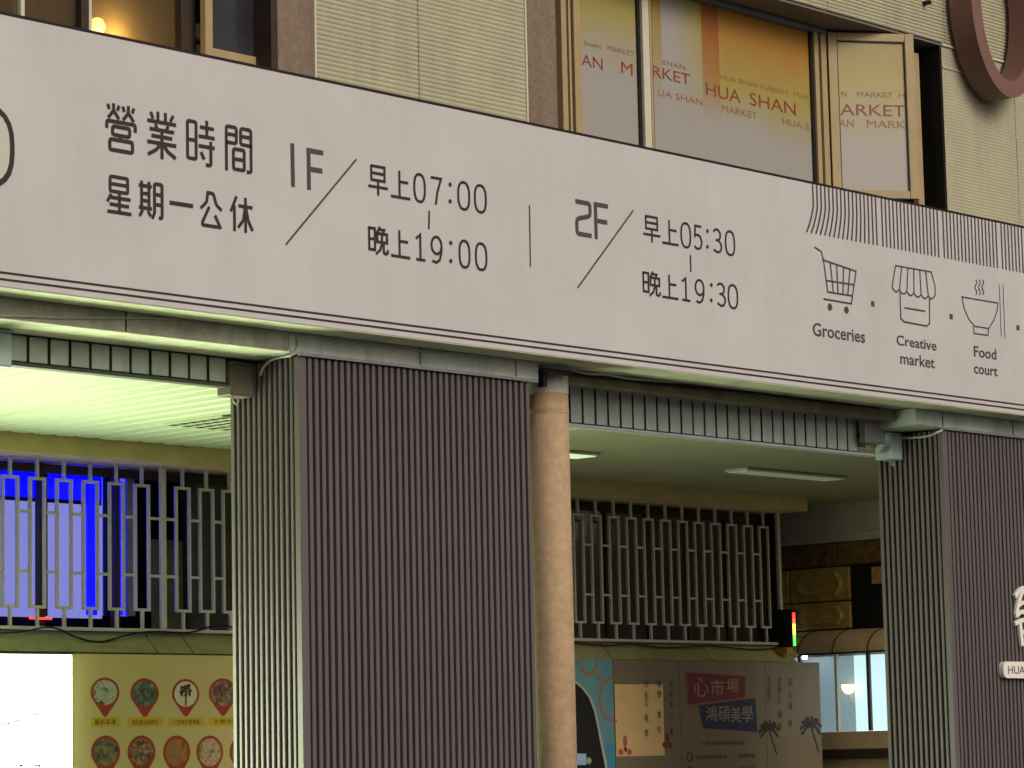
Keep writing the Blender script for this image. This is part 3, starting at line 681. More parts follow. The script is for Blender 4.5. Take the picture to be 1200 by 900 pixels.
# ------------------------------------------------------------------ round pillar
pl = thing('round_pillar', 'round tan plastered pillar between the slatted column and the right bay', 'pillar', (0.68, 0.36, 0.15))
MB().tube([(0.68, 0.36, 0.15), (0.68, 0.36, 2.0), (0.68, 0.36, ZS + 0.001)], 0.114, 40).build('shaft', M_tan, pl, smooth=True)
zshadow = PY(648, 459, 0.25).z
MB().tube([(0.68, 0.36, zshadow), (0.68, 0.36, ZS + 0.0005)], 0.1165, 40).build('shadow_sleeve', M_conc, pl, smooth=False)  # grey sleeve: the sign's cast shadow on the pillar put into colour
zcol = PY(648, 480, 0.25).z
MB().tube([(0.68, 0.36, zcol - 0.012), (0.68, 0.36, zcol + 0.012)], 0.1160, 40).build('collar', M_tan, pl, smooth=False)
br = thing('angle_bracket', 'small black steel bracket on top of the round tan pillar', 'bracket', (0.72, 0.22, 3.70))
q0 = PY(634, 434, 0.19); q1 = PY(667, 427, 0.19)
bx('arm', M_black, br, q0.x, q1.x, 0.17, 0.20, 3.735, 3.762); bx('stem', M_black, br, q0.x + 0.03, q0.x + 0.06, 0.20, 0.245, 3.66, 3.755)

# ------------------------------------------------------------------ shutter housings
def shutter_box(label, xs, z0, z1, y, tail):
    s = thing('shutter_housing', label, 'shutter box', ((xs[0] + xs[-1]) / 2, y + 0.06, z0))
    bx('housing', M_seam, s, xs[0] + .002, xs[-1] - .002, y + 0.006, y + 0.052, z0 + 0.004, z1 - 0.002)
    for a, b in zip(xs[:-1], xs[1:]):
        o = MB().bbox(a + 0.0095, b - 0.0095, y, y + 0.0055, z0 + 0.020, z1, 0.002).build('panel', M_box, s)
        o.location.y += random.uniform(-.002, .001)
    bx('bottom_rail', M_box if tail else mat('rail_dark', rgb(84, 86, 80), .6, .1, 8), s, xs[0], xs[-1] + tail, y - 0.012, y + 0.055, z0 - 0.006, z0 + 0.012, 0.003)
    return s
pxs = [33, 57.8, 82, 106, 130, 153.5, 176.4, 199.3, 221.6, 244, 266]
YS = 0.58
X0 = PY(33, 405, YS).x; X1 = PY(266, 430, YS).x; st = (X1 - X0) / 10
xs = [X0 + i * st for i in range(-12, 11)]
shutter_box('grey shutter housing of wide panels across the left arcade bay', xs, 3.542, 3.688, YS, 0.0)
X0 = PY(667.8, 470, 0.6).x; X1 = PY(1005, 500, 0.6).x; st = (X1 - X0) / 25
xs = [X0 + i * st for i in range(-5, 26)]
shutter_box('grey shutter housing of narrow panels across the right arcade bay', xs, 3.522, 3.778, 0.60, 0.17)

# ------------------------------------------------------------------ small boxes and cables at the column heads
def jbox(label, x0, x1, y0, y1, z0, z1, m):
    j = thing('junction_box', label, 'junction box', ((x0 + x1) / 2, (y0 + y1) / 2, z0))
    bx('case', m, j, x0, x1, y0, y1, z0, z1, 0.006)
    bx('lid', m, j, x0 - 0.004, x1 + 0.004, y0 - 0.004, y1 + 0.004, z1 + 0.0005, z1 + 0.012, 0.003)
    MB().tube([(x0 + .05, y0 + .04, z0), (x0 + .045, y0 + .03, z0 - .03), (x0 + .07, y0 + .03, z0 - .045), (x0 + .09, y0 + .04, z0 - .02), (x0 + .09, y0 + .05, z0)], 0.004, 6).build('wire_loop', M_cable, j, smooth=True)
    return j
zt = hit(290, 427, 0, -1.46).z; zb = hit(290, 464, 0, -1.46).z
jbox('dark grey junction box high on the side of the wide slatted column', -1.56, -1.396, 0.55, 0.66, zb, zt, mat('box_dark', rgb(104, 100, 90), .6, .15, 10))
zt = PY(1016, 487, 0.56).z; zb = PY(1016, 520, 0.56).z; xa = PY(1006, 500, 0.56).x; xb = PY(1029, 500, 0.56).x
jbox('lilac grey junction box at the right end of the narrow panel housing', xa, xb, 0.50, 0.56, zb, zt, M_galv)
zt = hit(1040, 511, 0, 4.30).z; zb = hit(1040, 540, 0, 4.30).z
jbox('pale blue metal box on the side of the right slatted column', 4.22, 4.357, 0.53, 0.66, zb, zt, mat('box_pale', rgb(168, 190, 194), .5, .12, 10))
a = PY(0, 410, 0.50).x; b = PY(8.5, 410, 0.50).x
jbox('pale box at the left edge below the beam', b - 0.16, b, 0.46, 0.55, PY(4, 431, 0.50).z, PY(4, 391, 0.50).z, MATS['box_pale'])
bra = MB().prism([(-1.50, 0.60, 3.685), (-1.50, 0.70, 3.685), (-1.50, 0.70, 3.545)], (0.012, 0, 0)).build('gusset', M_trim, None, loc=(-1.50, 0.65, 3.56)); tag(bra, 'small pale triangular gusset plate at the end of the wide panel housing', 'bracket')
def cable(label, pts, r, m=M_cable):
    P = [Vector(p) for p in pts]; out = []
    for i in range(len(P) - 1):
        p0, p1, p2, p3 = P[max(i - 1, 0)], P[i], P[i + 1], P[min(i + 2, len(P) - 1)]
        for j in range(6):
            t = j / 6; out.append(0.5 * ((2 * p1) + (p2 - p0) * t + (2 * p0 - 5 * p1 + 4 * p2 - p3) * t * t + (3 * p1 - p0 - 3 * p2 + p3) * t ** 3))
    out.append(P[-1])
    o = MB().tube(out, r, 6).build('cable', m, None, loc=P[0], smooth=True); tag(o, label, 'cable'); return o
cable('thin pale cable sagging along the left concrete beam', [PY(-60, 368, .205), PY(5, 370, .203), PY(30, 371, .203), PY(75, 372.5, .203), PY(120, 373, .203), PY(160, 373, .203), PY(200, 373.5, .205)], 0.005)
cable('pale cable curling round the head of the wide slatted column to the junction box', [PY(349, 394, .198), PY(349.5, 404, .196), PY(346, 413, .196), PY(340, 417, .21), hit(330, 418.5, 0, -1.40), hit(318, 422, 0, -1.41), hit(309, 430, 0, -1.41), hit(305, 440, 0, -1.42)], 0.007)
cable('pale cable lying along the top of the wide slatted column', [PY(349, 394, .198), PY(362, 393.5, .2), PY(395, 400, .2), PY(470, 409, .2), PY(560, 417, .2), PY(622, 424, .2)], 0.005)
cable('grey cables drooping under the sign right of the round tan pillar', [PY(668, 433, .25), PY(690, 438, .25), PY(712, 439, .25), PY(740, 444, .3), PY(790, 448, .34)], 0.006)
cable('dark cable hugging the beam above the narrow panel housing', [PY(668, 438, .34), PY(720, 444, .35), PY(800, 453, .35), PY(880, 460, .35), PY(960, 470, .35), PY(1030, 478, .35)], 0.008, M_black)
cable('pale cable bending over the head of the right slatted column', [PY(1104, 504, .198), PY(1098, 507, .2), hit(1088, 511, 0, 4.35), hit(1070, 513, 0, 4.35), hit(1056, 514, 0, 4.35), hit(1052, 522, 0, 4.35), hit(1050, 530, 0, 4.35)], 0.009)
for (px, py) in ((411, 425), (414, 424)): pass

# ------------------------------------------------------------------ window grilles in the back wall
YGR = 3.40
ZT, ZB = 3.486, 2.418
def tubebox(mb, x0, x1, z0, z1, d=0.010, y=YGR): mb.box(x0, x1, y - d, y + d, z0, z1)
def grille(label, xa, xb, centers, w, zt1, zb1, rungs, posts, t=0.017):
    g = thing('window_grille', label, 'grille', ((xa + xb) / 2, YGR, ZB))
    bx('top_rail', M_bar, g, xa, xb, YGR - .013, YGR + .013, ZT - 0.022, ZT, 0.003); bx('bottom_rail', M_bar, g, xa, xb, YGR - .013, YGR + .013, ZB, ZB + 0.022, 0.003)
    for p, pw_ in posts: bx('post', M_bar, g, p - pw_ / 2, p + pw_ / 2, YGR - .0145, YGR + .0145, ZB + 0.0225, ZT - 0.0225, 0.003)
    l0 = None
    for c in centers:
        if l0 is None:
            mb = MB(); h = w / 2
            tubebox(mb, c - h, c - h + t, zb1, zt1); tubebox(mb, c + h - t, c + h, zb1, zt1)
            tubebox(mb, c - h + t, c + h - t, zt1 - t, zt1); tubebox(mb, c - h + t, c + h - t, zb1, zb1 + t)
            tubebox(mb, c - t / 2, c + t / 2, zt1, ZT - 0.0225); tubebox(mb, c - t / 2, c + t / 2, ZB + 0.0225, zb1)
            l0 = mb.build('link', M_bar, g, loc=(c, YGR, zb1)); c0 = c
        else: clone(l0, g, (c - c0, random.uniform(-.001, .001), 0))
    for a, b in zip(centers[:-1], centers[1:]):
        if b - a > 1.6 * (centers[1] - centers[0]):
            ps = [p for p, q in posts if a < p < b]
            segs = [(a + w / 2, ps[0] - 0.02), (ps[0] + 0.02, b - w / 2)] if ps else []
        else: segs = [(a + w / 2, b - w / 2)]
        for (u, v) in segs:
            for z in rungs: bx('rung', M_bar, g, u, v, YGR - .009, YGR + .009, z - t / 2, z + t / 2)
    return g
gX = lambda px, py: PY(px, py, YGR).x
gZ = lambda px, py: PY(px, py, YGR).z
c6 = [gX(q, 640) for q in (11.5, 43.4, 75, 105.8, 136.5, 166.3)]; pt = (c6[-1] - c6[0]) / 5
post = gX(190.8, 640); cr = gX(214.2, 640)
cs = [c6[0] + pt * i for i in range(-9, 6)] + [cr + pt * .965 * i for i in range(5)]
grille('silver bar window grille with blue light behind it', cs[0] - 0.2, cs[-1] + 0.2, cs, 0.125, gZ(11, 557), gZ(11, 712), (gZ(115, 604), gZ(115, 672.5)), [(post, 0.042)])
cR = [gX(719.7, 650) + i * (gX(896, 680) - gX(719.7, 650)) / 9 for i in range(-5, 10)]
grille('silver bar window grille over the dark window in the right bay', cR[0] - .15, 6.672, cR, 0.118, gZ(720, 605), gZ(724, 731.5), (gZ(709, 639.5), gZ(712, 697.5)), [(6.655, 0.034)], 0.015)
# windows behind the grilles
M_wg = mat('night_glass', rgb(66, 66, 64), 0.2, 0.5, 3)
for k, (a, b, n) in enumerate(((-3.4, 1.9, 9), (2.9, 6.70, 8))):
    w_ = thing('window', None, None, (0, 0, 0)); w_.parent = bld; w_.location = Vector(((a + b) / 2, 3.6, 2.4)) - parent_world(bld)
    st = (b - a) / n
    for i in range(n + 1):
        x = min(max(a + i * st, a + .02), b - .02); bx('mullion', M_frameB, w_, x - .02, x + .02, 3.57, 3.62, 2.41, 3.46)
    bx('transom', M_frameB, w_, a, b, 3.575, 3.615, 3.40, 3.455); bx('sill_rail', M_frameB, w_, a, b, 3.575, 3.615, 2.405, 2.45)
    if k == 1:
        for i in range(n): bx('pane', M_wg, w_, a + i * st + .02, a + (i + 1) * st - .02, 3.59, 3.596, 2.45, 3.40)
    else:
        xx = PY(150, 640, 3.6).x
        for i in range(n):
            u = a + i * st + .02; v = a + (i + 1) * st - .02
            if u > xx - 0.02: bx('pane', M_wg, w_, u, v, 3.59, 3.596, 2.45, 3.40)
# the lit blue room behind the left grille
YB = 3.70
led = thing('blue_display', 'blue glowing display behind the left window grille', 'display', (PY(40, 720, YB).x, YB, 2.45))
def emitpx(name, m, x0, x1, y0, y1, y=YB, d=0.0):
    c = PY((x0 + x1) / 2, (y0 + y1) / 2, y); zt = PY((x0 + x1) / 2, y0, y).z; zb = PY((x0 + x1) / 2, y1, y).z
    return bx(name, m, led, PY(x0, y0, y).x, PY(x1, y0, y).x, y - 0.01 - d, y, zb, zt)
E_blue = emit('led_blue', (0.0, 0.0, 1.0), 1.7, (0.02, 0.02, 0.1)); E_vio = emit('led_violet', (0.20, 0.21, 0.62), 0.62, (0.1, 0.1, 0.15)); E_deep = emit('led_deep', (0.08, 0.08, 0.8), 0.75, (0.05, 0.05, 0.1))
emitpx('back_panel', E_vio, -140, 118, 585, 722); emitpx('header_band', E_blue, -140, 118, 540, 580)
emitpx('side_panel', E_deep, 118.5, 148, 548, 722, YB + .0)
emitpx('light_strip', E_blue, 99, 110, 562, 721, YB, .02); emitpx('light_strip', E_blue, 131, 140, 564, 721, YB, .02)
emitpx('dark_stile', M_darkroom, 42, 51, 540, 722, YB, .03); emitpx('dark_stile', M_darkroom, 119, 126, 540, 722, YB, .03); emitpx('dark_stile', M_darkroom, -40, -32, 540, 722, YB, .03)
emitpx('grey_stile', M_wallG, 145, 153, 540, 722, YB, .03)
emitpx('red_strip', emit('led_red', (1.0, 0.05, 0.03), 1.2, (0.2, 0.05, 0.05)), 34, 60, 723.5, 726, 3.55)
ob = thing('paper_sheet', 'grey paper sheets leaning inside the dark window beside the column', 'paper', (PY(230, 735, 3.56).x, 3.56, 2.45))
a = PY(176, 632, 3.62); b = PY(300, 640, 3.62)
bx('sheet', mat('paper_grey', rgb(92, 92, 84), .8, .4, 5), ob, a.x, b.x, 3.61, 3.615, 2.45, a.z)

# ------------------------------------------------------------------ sloping flashing under the grilles
def flashing(label, xs, hip=0.0):
    f = thing('flashing_ledge', label, 'ledge', ((xs[0] + xs[-1]) / 2, 3.35, 2.29))
    for i, (a, b) in enumerate(zip(xs[:-1], xs[1:])):
        e = hip if i == len(xs) - 2 else -0.012
        mb = MB(); pts = [(a, 3.43, 2.414), (b - .012, 3.43, 2.414), (b + e, 3.30, 2.285), (a, 3.30, 2.285)]
        pt2 = [(a, 3.455, 2.40), (b - .012, 3.455, 2.40), (b + e, 3.33, 2.27), (a, 3.33, 2.27)]
        n = len(mb.v); mb.v += pts + pt2
        mb.f += [(0, 1, 2, 3), (7, 6, 5, 4), (0, 4, 5, 1), (1, 5, 6, 2), (2, 6, 7, 3), (3, 7, 4, 0)]
        mb.build('panel', M_flash, f)
    return f
fx = lambda px: PY(px, 745, 3.43).x
flashing('olive metal flashing under the left grille with dark joints', [-4.6, -2.6, fx(170), fx(212), 1.7])
flashing('dark olive flashing under the right grille with a hipped end', [2.5, fx(703), fx(820), 6.70], 0.02)
cable('dark cable drooping along the bottom of the left grille', [PY(-40, 742, 3.37), PY(20, 741, 3.37), PY(60, 735, 3.36), PY(90, 747, 3.36), PY(118, 752, 3.36), PY(150, 744, 3.37), PY(180, 740, 3.38), PY(222, 741, 3.38), PY(255, 733, 3.38), PY(285, 738, 3.38)], 0.006, M_black)
cable('dark cable along the bottom of the right grille', [PY(660, 752, 3.37), PY(705, 756, 3.37), PY(740, 755, 3.37), PY(780, 759, 3.37), PY(830, 757, 3.37), PY(880, 761, 3.37), PY(915, 759, 3.37)], 0.006, M_black)

# ------------------------------------------------------------------ light box, pin board
YP = 3.29
bP = lambda px, py: (lambda v: (v.x, v.z))(PY(px, py, YP))
lb = thing('light_box', 'brightly lit white light box sign at the bottom left', 'light box', (-2.2, 3.2, 0.4))
xr = PY(86, 800, 3.25).x; zt = PY(60, 766, 3.25).z
bx('case', M_galv, lb, -4.6, xr, 3.26, 3.45, 0.45, zt, 0.004)
bx('face', emit('light_box_face', (0.86, 1.0, 0.64), 11.0, (0.9, 0.9, 0.9)), lb, -4.59, xr - 0.012, 3.25, 3.259, 0.46, zt - 0.008)
pr = Print(3.249)
q = lambda px, py: (lambda v: (v.x, v.z))(PY(px, py, 3.249))
for a, b in (((-6, 853), (3, 850)), ((5, 849.5), (14, 846.5)), ((16, 846), (24, 843)), ((26, 842.5), (34, 840)), ((37, 838.5), (47, 835))): pr.line([q(*a), q(*b)], 0.011)
o = pr.build('dashed_line', mat('print_grey', rgb(120, 116, 110), .6), lb)
gold = mat('print_gold', rgb(126, 98, 56), .6)
for body, a, b in (('a', (-6, 911), (5, 897)), ('r', (15, 913), (20, 895)), ('a', (22, 913), (29, 895)), ('7', (40, 913), (48, 896)), ('l', (56, 913), (58.5, 896))):
    pr = Print(3.249); pr.text(body, *q(*a), *q(*b)); pr.build('lettering', gold, lb)
pb = thing('pin_board', 'pale yellow poster board with rows of red map pins', 'poster', (0.5, YP, 0.4))
a = bP(87, 766); bx('board', mat('poster_yellow', rgb(206, 190, 128), 0.5, 0.06, 4), pb, xr + 0.006, 1.75, YP, YP + 0.02, 0.45, a[1])
Zq = lambda x, y: bP(x / 4.286, 710 + y / 4.286)
M_pin = mat('pin_red', rgb(166, 62, 40), .5, .1, 10); M_tagy = mat('pin_label_yellow', rgb(212, 178, 34), .5, .08, 10)
def picture(name, cols, sc):
    m = bpy.data.materials.new(name); m.use_nodes = True; t = m.node_tree; b = t.nodes['Principled BSDF']; b.inputs['Roughness'].default_value = .5
    g = t.nodes.new('ShaderNodeNewGeometry'); v = t.nodes.new('ShaderNodeTexVoronoi'); v.inputs['Scale'].default_value = sc
    nz = t.nodes.new('ShaderNodeTexNoise'); nz.inputs['Scale'].default_value = sc * .7; nz.inputs['Detail'].default_value = 7; nz.inputs['Distortion'].default_value = 1.2
    t.links.new(g.outputs['Position'], v.inputs['Vector']); t.links.new(g.outputs['Position'], nz.inputs['Vector'])
    ad = t.nodes.new('ShaderNodeMix'); ad.data_type = 'RGBA'; ad.inputs['Factor'].default_value = .85
    t.links.new(v.outputs['Color'], ad.inputs['A']); t.links.new(nz.outputs['Color'], ad.inputs['B'])
    cr = t.nodes.new('ShaderNodeValToRGB'); cr.color_ramp.interpolation = 'LINEAR'; e = cr.color_ramp.elements
    e[0].position = .36; e[0].color = (*cols[0], 1); e[1].position = .64; e[1].color = (*cols[-1], 1)
    for k, c in enumerate(cols[1:-1]): x = e.new(.36 + .28 * (k + 1) / (len(cols) - 1)); x.color = (*c, 1)
    t.links.new(ad.outputs['Result'], cr.inputs[0]); t.links.new(cr.outputs[0], b.inputs['Base Color']); return m
pics = [picture('photo_stall', [rgb(60, 70, 60), rgb(150, 160, 130), rgb(190, 190, 170), rgb(160, 130, 60)], 26), picture('photo_shop', [rgb(50, 50, 50), rgb(90, 110, 90), rgb(150, 160, 140)], 30), None, picture('photo_food', [rgb(50, 30, 30), rgb(120, 90, 70), rgb(170, 150, 120)], 34),
        picture('photo_group', [rgb(50, 50, 40), rgb(96, 100, 70), rgb(140, 130, 90)], 34), picture('photo_meal', [rgb(80, 40, 36), rgb(130, 96, 60), rgb(180, 160, 120)], 34), picture('photo_bread', [rgb(110, 70, 34), rgb(170, 120, 60), rgb(130, 90, 60)], 20), picture('photo_drink', [rgb(80, 60, 40), rgb(200, 180, 140), rgb(140, 50, 40)], 22)]
pins = [(527, 435, 72, 75, 565), (726, 440, 71, 76, 567), (932, 443, 68, 76, 564), (1118, 440, 70, 76, 562), (530, 735, 73, 84, 880), (710, 735, 70, 84, 880), (887, 735, 68, 84, 880), (1053, 735, 67, 84, 880), (1300, 437, 70, 76, 562), (1220, 735, 67, 84, 880)]
labels = ['最新菜單', '美妝精品服飾店', '三芝鮮花專賣區', '文學市集', '', '', '', '', '', '']
for i, (cx, cy, rx, ry, tip) in enumerate(pins):
    c = Zq(cx, cy); R1 = abs(Zq(cx + rx, cy)[0] - c[0]); R2 = abs(Zq(cx, cy - ry)[1] - c[1]); zt_ = Zq(cx, tip)[1]
    pts = [(c[0] + R1 * math.cos(math.radians(t)), c[1] + R2 * math.sin(math.radians(t))) for t in range(-28, 209, 12)] + [(c[0] - 0.012, zt_ + 0.012), (c[0] + 0.012, zt_ + 0.012)]
    pr = Print(YP); pr.fill(pts); pin = pr.build('map_pin', M_pin, pb)
    pr = Print(YP - .0006); pr.disc(c, R1 * .84, R2 * .84, 24)
    o = pr.build('pin_photo', pics[i % 8] or mat('photo_white', rgb(214, 206, 180), .5, .05, 10), pin)
    if i == 2:
        pr = Print(YP - .0012)
        for k in range(26): 
            an = random.uniform(0, 6.28); rr = random.uniform(0, .045); pr.disc((c[0] + rr * math.cos(an), c[1] + .02 + rr * 1.1 * math.sin(an)), .011, .012, 8)
        pr.line([(c[0], c[1]), (c[0] - .004, c[1] - .075)], .012); pr.build('pin_photo', mat('bouquet', rgb(84, 62, 52), .6, .5, 60), pin)
tags = [(455, 600, 558, 608), (638, 818, 560, 608), (845, 1025, 562, 605), (1048, 1215, 558, 603)]
for (x0, x1, y0, y1), tx in zip(tags, labels):
    a = Zq(x0, (y0 + y1) / 2); b = Zq(x1, (y0 + y1) / 2); h = abs(Zq(x0, y0)[1] - Zq(x0, y1)[1]) / 2
    zc = (a[1] + b[1]) / 2
    pr = Print(YP - .0004); pr.fill(rounded([(a[0], zc - h), (b[0], zc - h), (b[0], zc + h), (a[0], zc + h)], h * .7, True, 4)); tg = pr.build('pin_label', M_tagy, pb)
    pr = Print(YP - .0010); ww = (b[0] - a[0]); pr.text(tx, a[0] + ww * .13, zc - h * .55, b[0] - ww * .13, zc + h * .55); pr.build('lettering', M_ink, tg)

# ------------------------------------------------------------------ right bay: blue poster and market notice board
po = thing('blue_poster', 'pale blue poster with brown circles and a black arch beside the round pillar', 'poster', (4.4, YP, 0.4))
x0 = bP(672, 775)[0] - .8; x1 = bP(718, 773)[0]; ztp = bP(700, 772.5)[1]
bx('sheet', mat('poster_blue', rgb(100, 148, 158), .5, .2, 3), po, x0, x1, YP, YP + .012, .5, ztp)
R5 = lambda x, y: bP(660 + x / 5.625, 740 + y / 5.625)
pr = Print(YP); pr.fill([R5(*p) for p in ((84, 325), (130, 365), (180, 425), (215, 520), (240, 640), (262, 760), (285, 860), (300, 960), (20, 960), (20, 300))]); pr.build('pale_arch', mat('poster_cream', rgb(172, 178, 156), .5, .05, 5), po)
pr = Print(YP - .0006); pr.fill([R5(*p) for p in ((84, 343), (125, 380), (170, 440), (203, 530), (228, 650), (250, 770), (270, 865), (285, 960), (20, 960), (20, 310))]); pr.build('black_arch', M_black, po)
M_brn = mat('poster_brown', rgb(170, 110, 56), .5, .1, 8)
def oc(cx, cy, rx, ry, a0, a1): return [R5(cx + rx * math.cos(math.radians(t)), cy + ry * math.sin(math.radians(t))) for t in range(a0, a1 + 1, 12)]
for l in (oc(165, 190, 55, 90, 0, 180), [R5(213, 270), R5(258, 330)], oc(345, 445, 105, 145, 86, 266)):
    pr = Print(YP - .0004); pr.line(l, .020); pr.build('circle_line', M_brn, po)
pr = Print(YP - .0003); pr.fill([R5(*p) for p in ((278, 742), (335, 742), (345, 960), (300, 960))]); pr.build('blue_patch', mat('poster_deep_blue', rgb(70, 140, 176), .5, .1, 5), po)
pr = Print(YP - .0010); pr.fill([R5(*p) for p in ((90, 805), (150, 805), (150, 880), (90, 880))]); pr.build('figure_print', mat('poster_figure', rgb(150, 180, 214), .5, .1, 5), po)
pr = Print(YP - .0010); pr.disc(R5(167, 852), .03, .025, 12); pr.build('figure_print', mat('poster_figure2', rgb(150, 160, 130), .5, .1, 5), po)

nb = thing('notice_board', 'beige market notice board with maroon and navy title banners', 'notice board', (5.8, YP, 0.4))
xb = [bP(718.5, 780)[0] + .004, bP(795.5, 780)[0], bP(896, 780)[0], PY(961, 800, YP).x]
M_nb = mat('notice_beige', rgb(122, 112, 92), .45, .08, 3)
for a, b in zip(xb[:-1], xb[1:]): bx('panel', M_nb, nb, a, b - .004, YP, YP + .02, .5, ztp - .002)
bx('paper', mat('notice_lit_patch', rgb(222, 188, 136), .5, .08, 6), nb, bP(720, 802)[0], bP(776.5, 802)[0], YP - .002, YP - .0003, bP(750, 886)[1], bP(750, 802)[1])  # warm pool of street light painted on as a bright sheet
R6 = lambda x, y: bP(790 + x / 6.667, 770 + y / 6.667)
def flat(name, pts, m, d=0.0): pr = Print(YP - d); pr.fill(pts); return pr.build(name, m, nb)
M_mar = mat('banner_maroon', rgb(112, 40, 42), .5, .1, 8); M_pnk = mat('banner_pink', rgb(136, 86, 84), .5, .1, 8); M_nav = mat('banner_navy', rgb(44, 42, 76), .5, .1, 8)
flat('banner', [R6(*p) for p in ((95, 118), (555, 150), (550, 315), (110, 370))], M_mar, .0006); flat('banner_edge', [R6(*p) for p in ((80, 108), (110, 118), (118, 366), (555, 318), (553, 330), (95, 385))], M_pnk, .0003)
flat('banner', [R6(*p) for p in ((190, 378), (632, 320), (650, 585), (230, 555))], M_nav, .0012)
M_lt = mat('banner_letter', rgb(150, 142, 126), .5, .1, 10)
for body, a, b, m_ in (('心', (150, 310), (262, 160), M_lt), ('市', (285, 303), (385, 175), M_lt), ('場', (408, 280), (500, 170), M_lt), ('鴻', (245, 500), (333, 380), M_lt), ('碩', (345, 505), (430, 385), M_lt), ('美', (440, 512), (520, 388), M_lt), ('學', (530, 510), (612, 384), M_lt)):
    pr = Print(YP - .002); pr.text(body, *R6(*a), *R6(*b)); pr.build('lettering', m_, nb)
M_fade = mat('notice_ink', rgb(66, 60, 50), .6, .2, 20)
for body, a, b in (('心市場鴻碩美學展', (205, 690), (550, 650)), ('市場新生活美學', (170, 800), (410, 762)), ('好物市集', (500, 790), (635, 752)), ('華山市場', (500, 868), (635, 850)), ('O', (95, 818), (145, 742)), ('O', (100, 900), (145, 852))):
    pr = Print(YP - .001); pr.text(body, *R6(*a), *R6(*b)); pr.build('lettering', M_fade, nb)
for px, rows in ((757, (800, 814, 822, 840, 858)), (772, (800, 812, 836, 854)), (786.5, (800, 812, 824, 838, 856)), (901, (796, 808, 816)), (913.5, (796, 806, 818, 836, 850)), (926, (798, 812, 826, 846))):
    for k, py in enumerate(rows):
        a = bP(px - 2.2, py + 6); b = bP(px + 2.2, py - 3); pr = Print(YP - .0035 if px < 776 else YP - .001); pr.text('美市街心場學'[(k + int(px)) % 6], a[0], a[1], b[0], b[1]); pr.build('lettering', M_fade, nb)
def flower(px, py, s, m, name):
    pr = Print(YP - .0035)
    for an in (90, 200, 340):
        c = bP(px + s * .55 * math.cos(math.radians(an)) * .8, py - s * .8 * math.sin(math.radians(an))); pr.disc(c, .028 if an != 90 else .022, .022 if an != 90 else .042, 14)
    pr.build(name, m, nb)
M_fl = mat('flower_red', rgb(186, 92, 76), .5, .2, 20)
flower(732, 878, 12, M_fl, 'flower_print'); flower(781.5, 871, 7, mat('flower_dark', rgb(120, 56, 50), .5, .2, 20), 'flower_print')
pr = Print(YP - .0045); pr.disc(bP(732.5, 878), .014, .018, 10); pr.build('flower_heart', M_black, nb)
def palm(px, py, h):
    pr = Print(YP - .001)
    pr.line([bP(px, py), bP(px + h * .12, py + h * .4), bP(px + h * .3, py + h)], .016)
    for an in (10, 45, 80, 120, 150, 185, 215, 330):
        l = h * .40; pr.line([bP(px, py), bP(px + .6 * l * math.cos(math.radians(an)) * .9, py - .6 * l * math.sin(math.radians(an)) - 1.5), bP(px + l * math.cos(math.radians(an)), py - l * math.sin(math.radians(an)) + l * .28)], .024)
    pr.build('palm_print', M_ink, nb)
palm(901, 854, 30); palm(950, 850, 32)

# ------------------------------------------------------------------ little led sign at the grille's end
ls = thing('led_sign', 'narrow led sign glowing red, yellow and green at the end of the grille', 'led sign', (6.8, 3.30, 2.40))
a = PY(929.5, 718, 3.24); zt = a.z; zb = PY(931, 757, 3.24).z
bx('case', M_black, ls, a.x - .012, a.x + .05, 3.245, 3.40, zb - .01, zt + .03)
h = (zt - zb) / 6
for i, c in enumerate(((1, .03, .02), (1, .08, .03), (1, .75, .08), (.9, .8, .1), (.1, .9, .08), (.05, .8, .06))):
    bx('led_segment', emit('led_%d' % i, c, 2.2, (.1, .1, .1)), ls, a.x - .006, a.x + .02, 3.238, 3.2448, zt - (i + 1) * h + .002, zt - i * h)
bx('bracket', mat('bracket_ochre', rgb(170, 124, 40), .6), ls, a.x - .07, a.x + .01, 3.26, 3.40, zb - .06, zb - .0105)

# ------------------------------------------------------------------ deep passage on the right: bulkhead, stone wall, lit bay window
XS = 7.5
bk = thing('bulkhead', 'grey ceiling bulkhead over the passage right of the grille', 'bulkhead', (XS + .1, 4, 3.26))
M_bk = mat('bulkhead_paint', rgb(206, 206, 196), .8, .1, 4)
bx('face_board', M_bk, bk, XS - 0.02, XS + .3, 1.2, 7.5, 3.34, 3.60); bx('lower_board', M_bk, bk, XS - 0.014, XS + .3, 1.2, 7.5, 3.268, 3.337)
bx('wall_end', M_wallG, bld, XS + .305, XS + .5, 0.9, 7.5, 0.15, 3.6)
bx('passage_end', M_wallG, bld, 6.72, XS + .3, 7.5, 7.6, 0.15, 3.6)
sw = thing('stone_wall', 'yellow brown carved stone block wall under the bulkhead', 'wall', (XS + .15, 4, 0.15))
M_st = mat('stone_ochre', rgb(196, 164, 92), .9, .3, 9, .5, 60, dirt=rgb(120, 92, 48), dirt_amt=.5); M_st2 = mat('stone_dark', rgb(140, 108, 62), .9, .5, 14, .6, 40, dirt=rgb(26, 20, 14), dirt_amt=.9)
bx('core', M_seam, sw, XS + .05, XS + .30, 1.2, 7.4, .15, 3.266)
sY = lambda px, py: hit(px, py, 0, XS)
zrow = [sY(960, 640).z, sY(960, 665).z, sY(960, 705.5).z, sY(960, 738).z]
z_ = zrow[3]
rows = [(zrow[1] + .006, 3.262, M_st2), (zrow[2] + .006, zrow[1] - .006, M_st), (zrow[3] + .003, zrow[2] - .006, M_st)]
while z_ > .4: rows.append((max(.16, z_ - .30), z_ - .010, M_st)); z_ -= .31
y_open0 = sY(996, 690).y
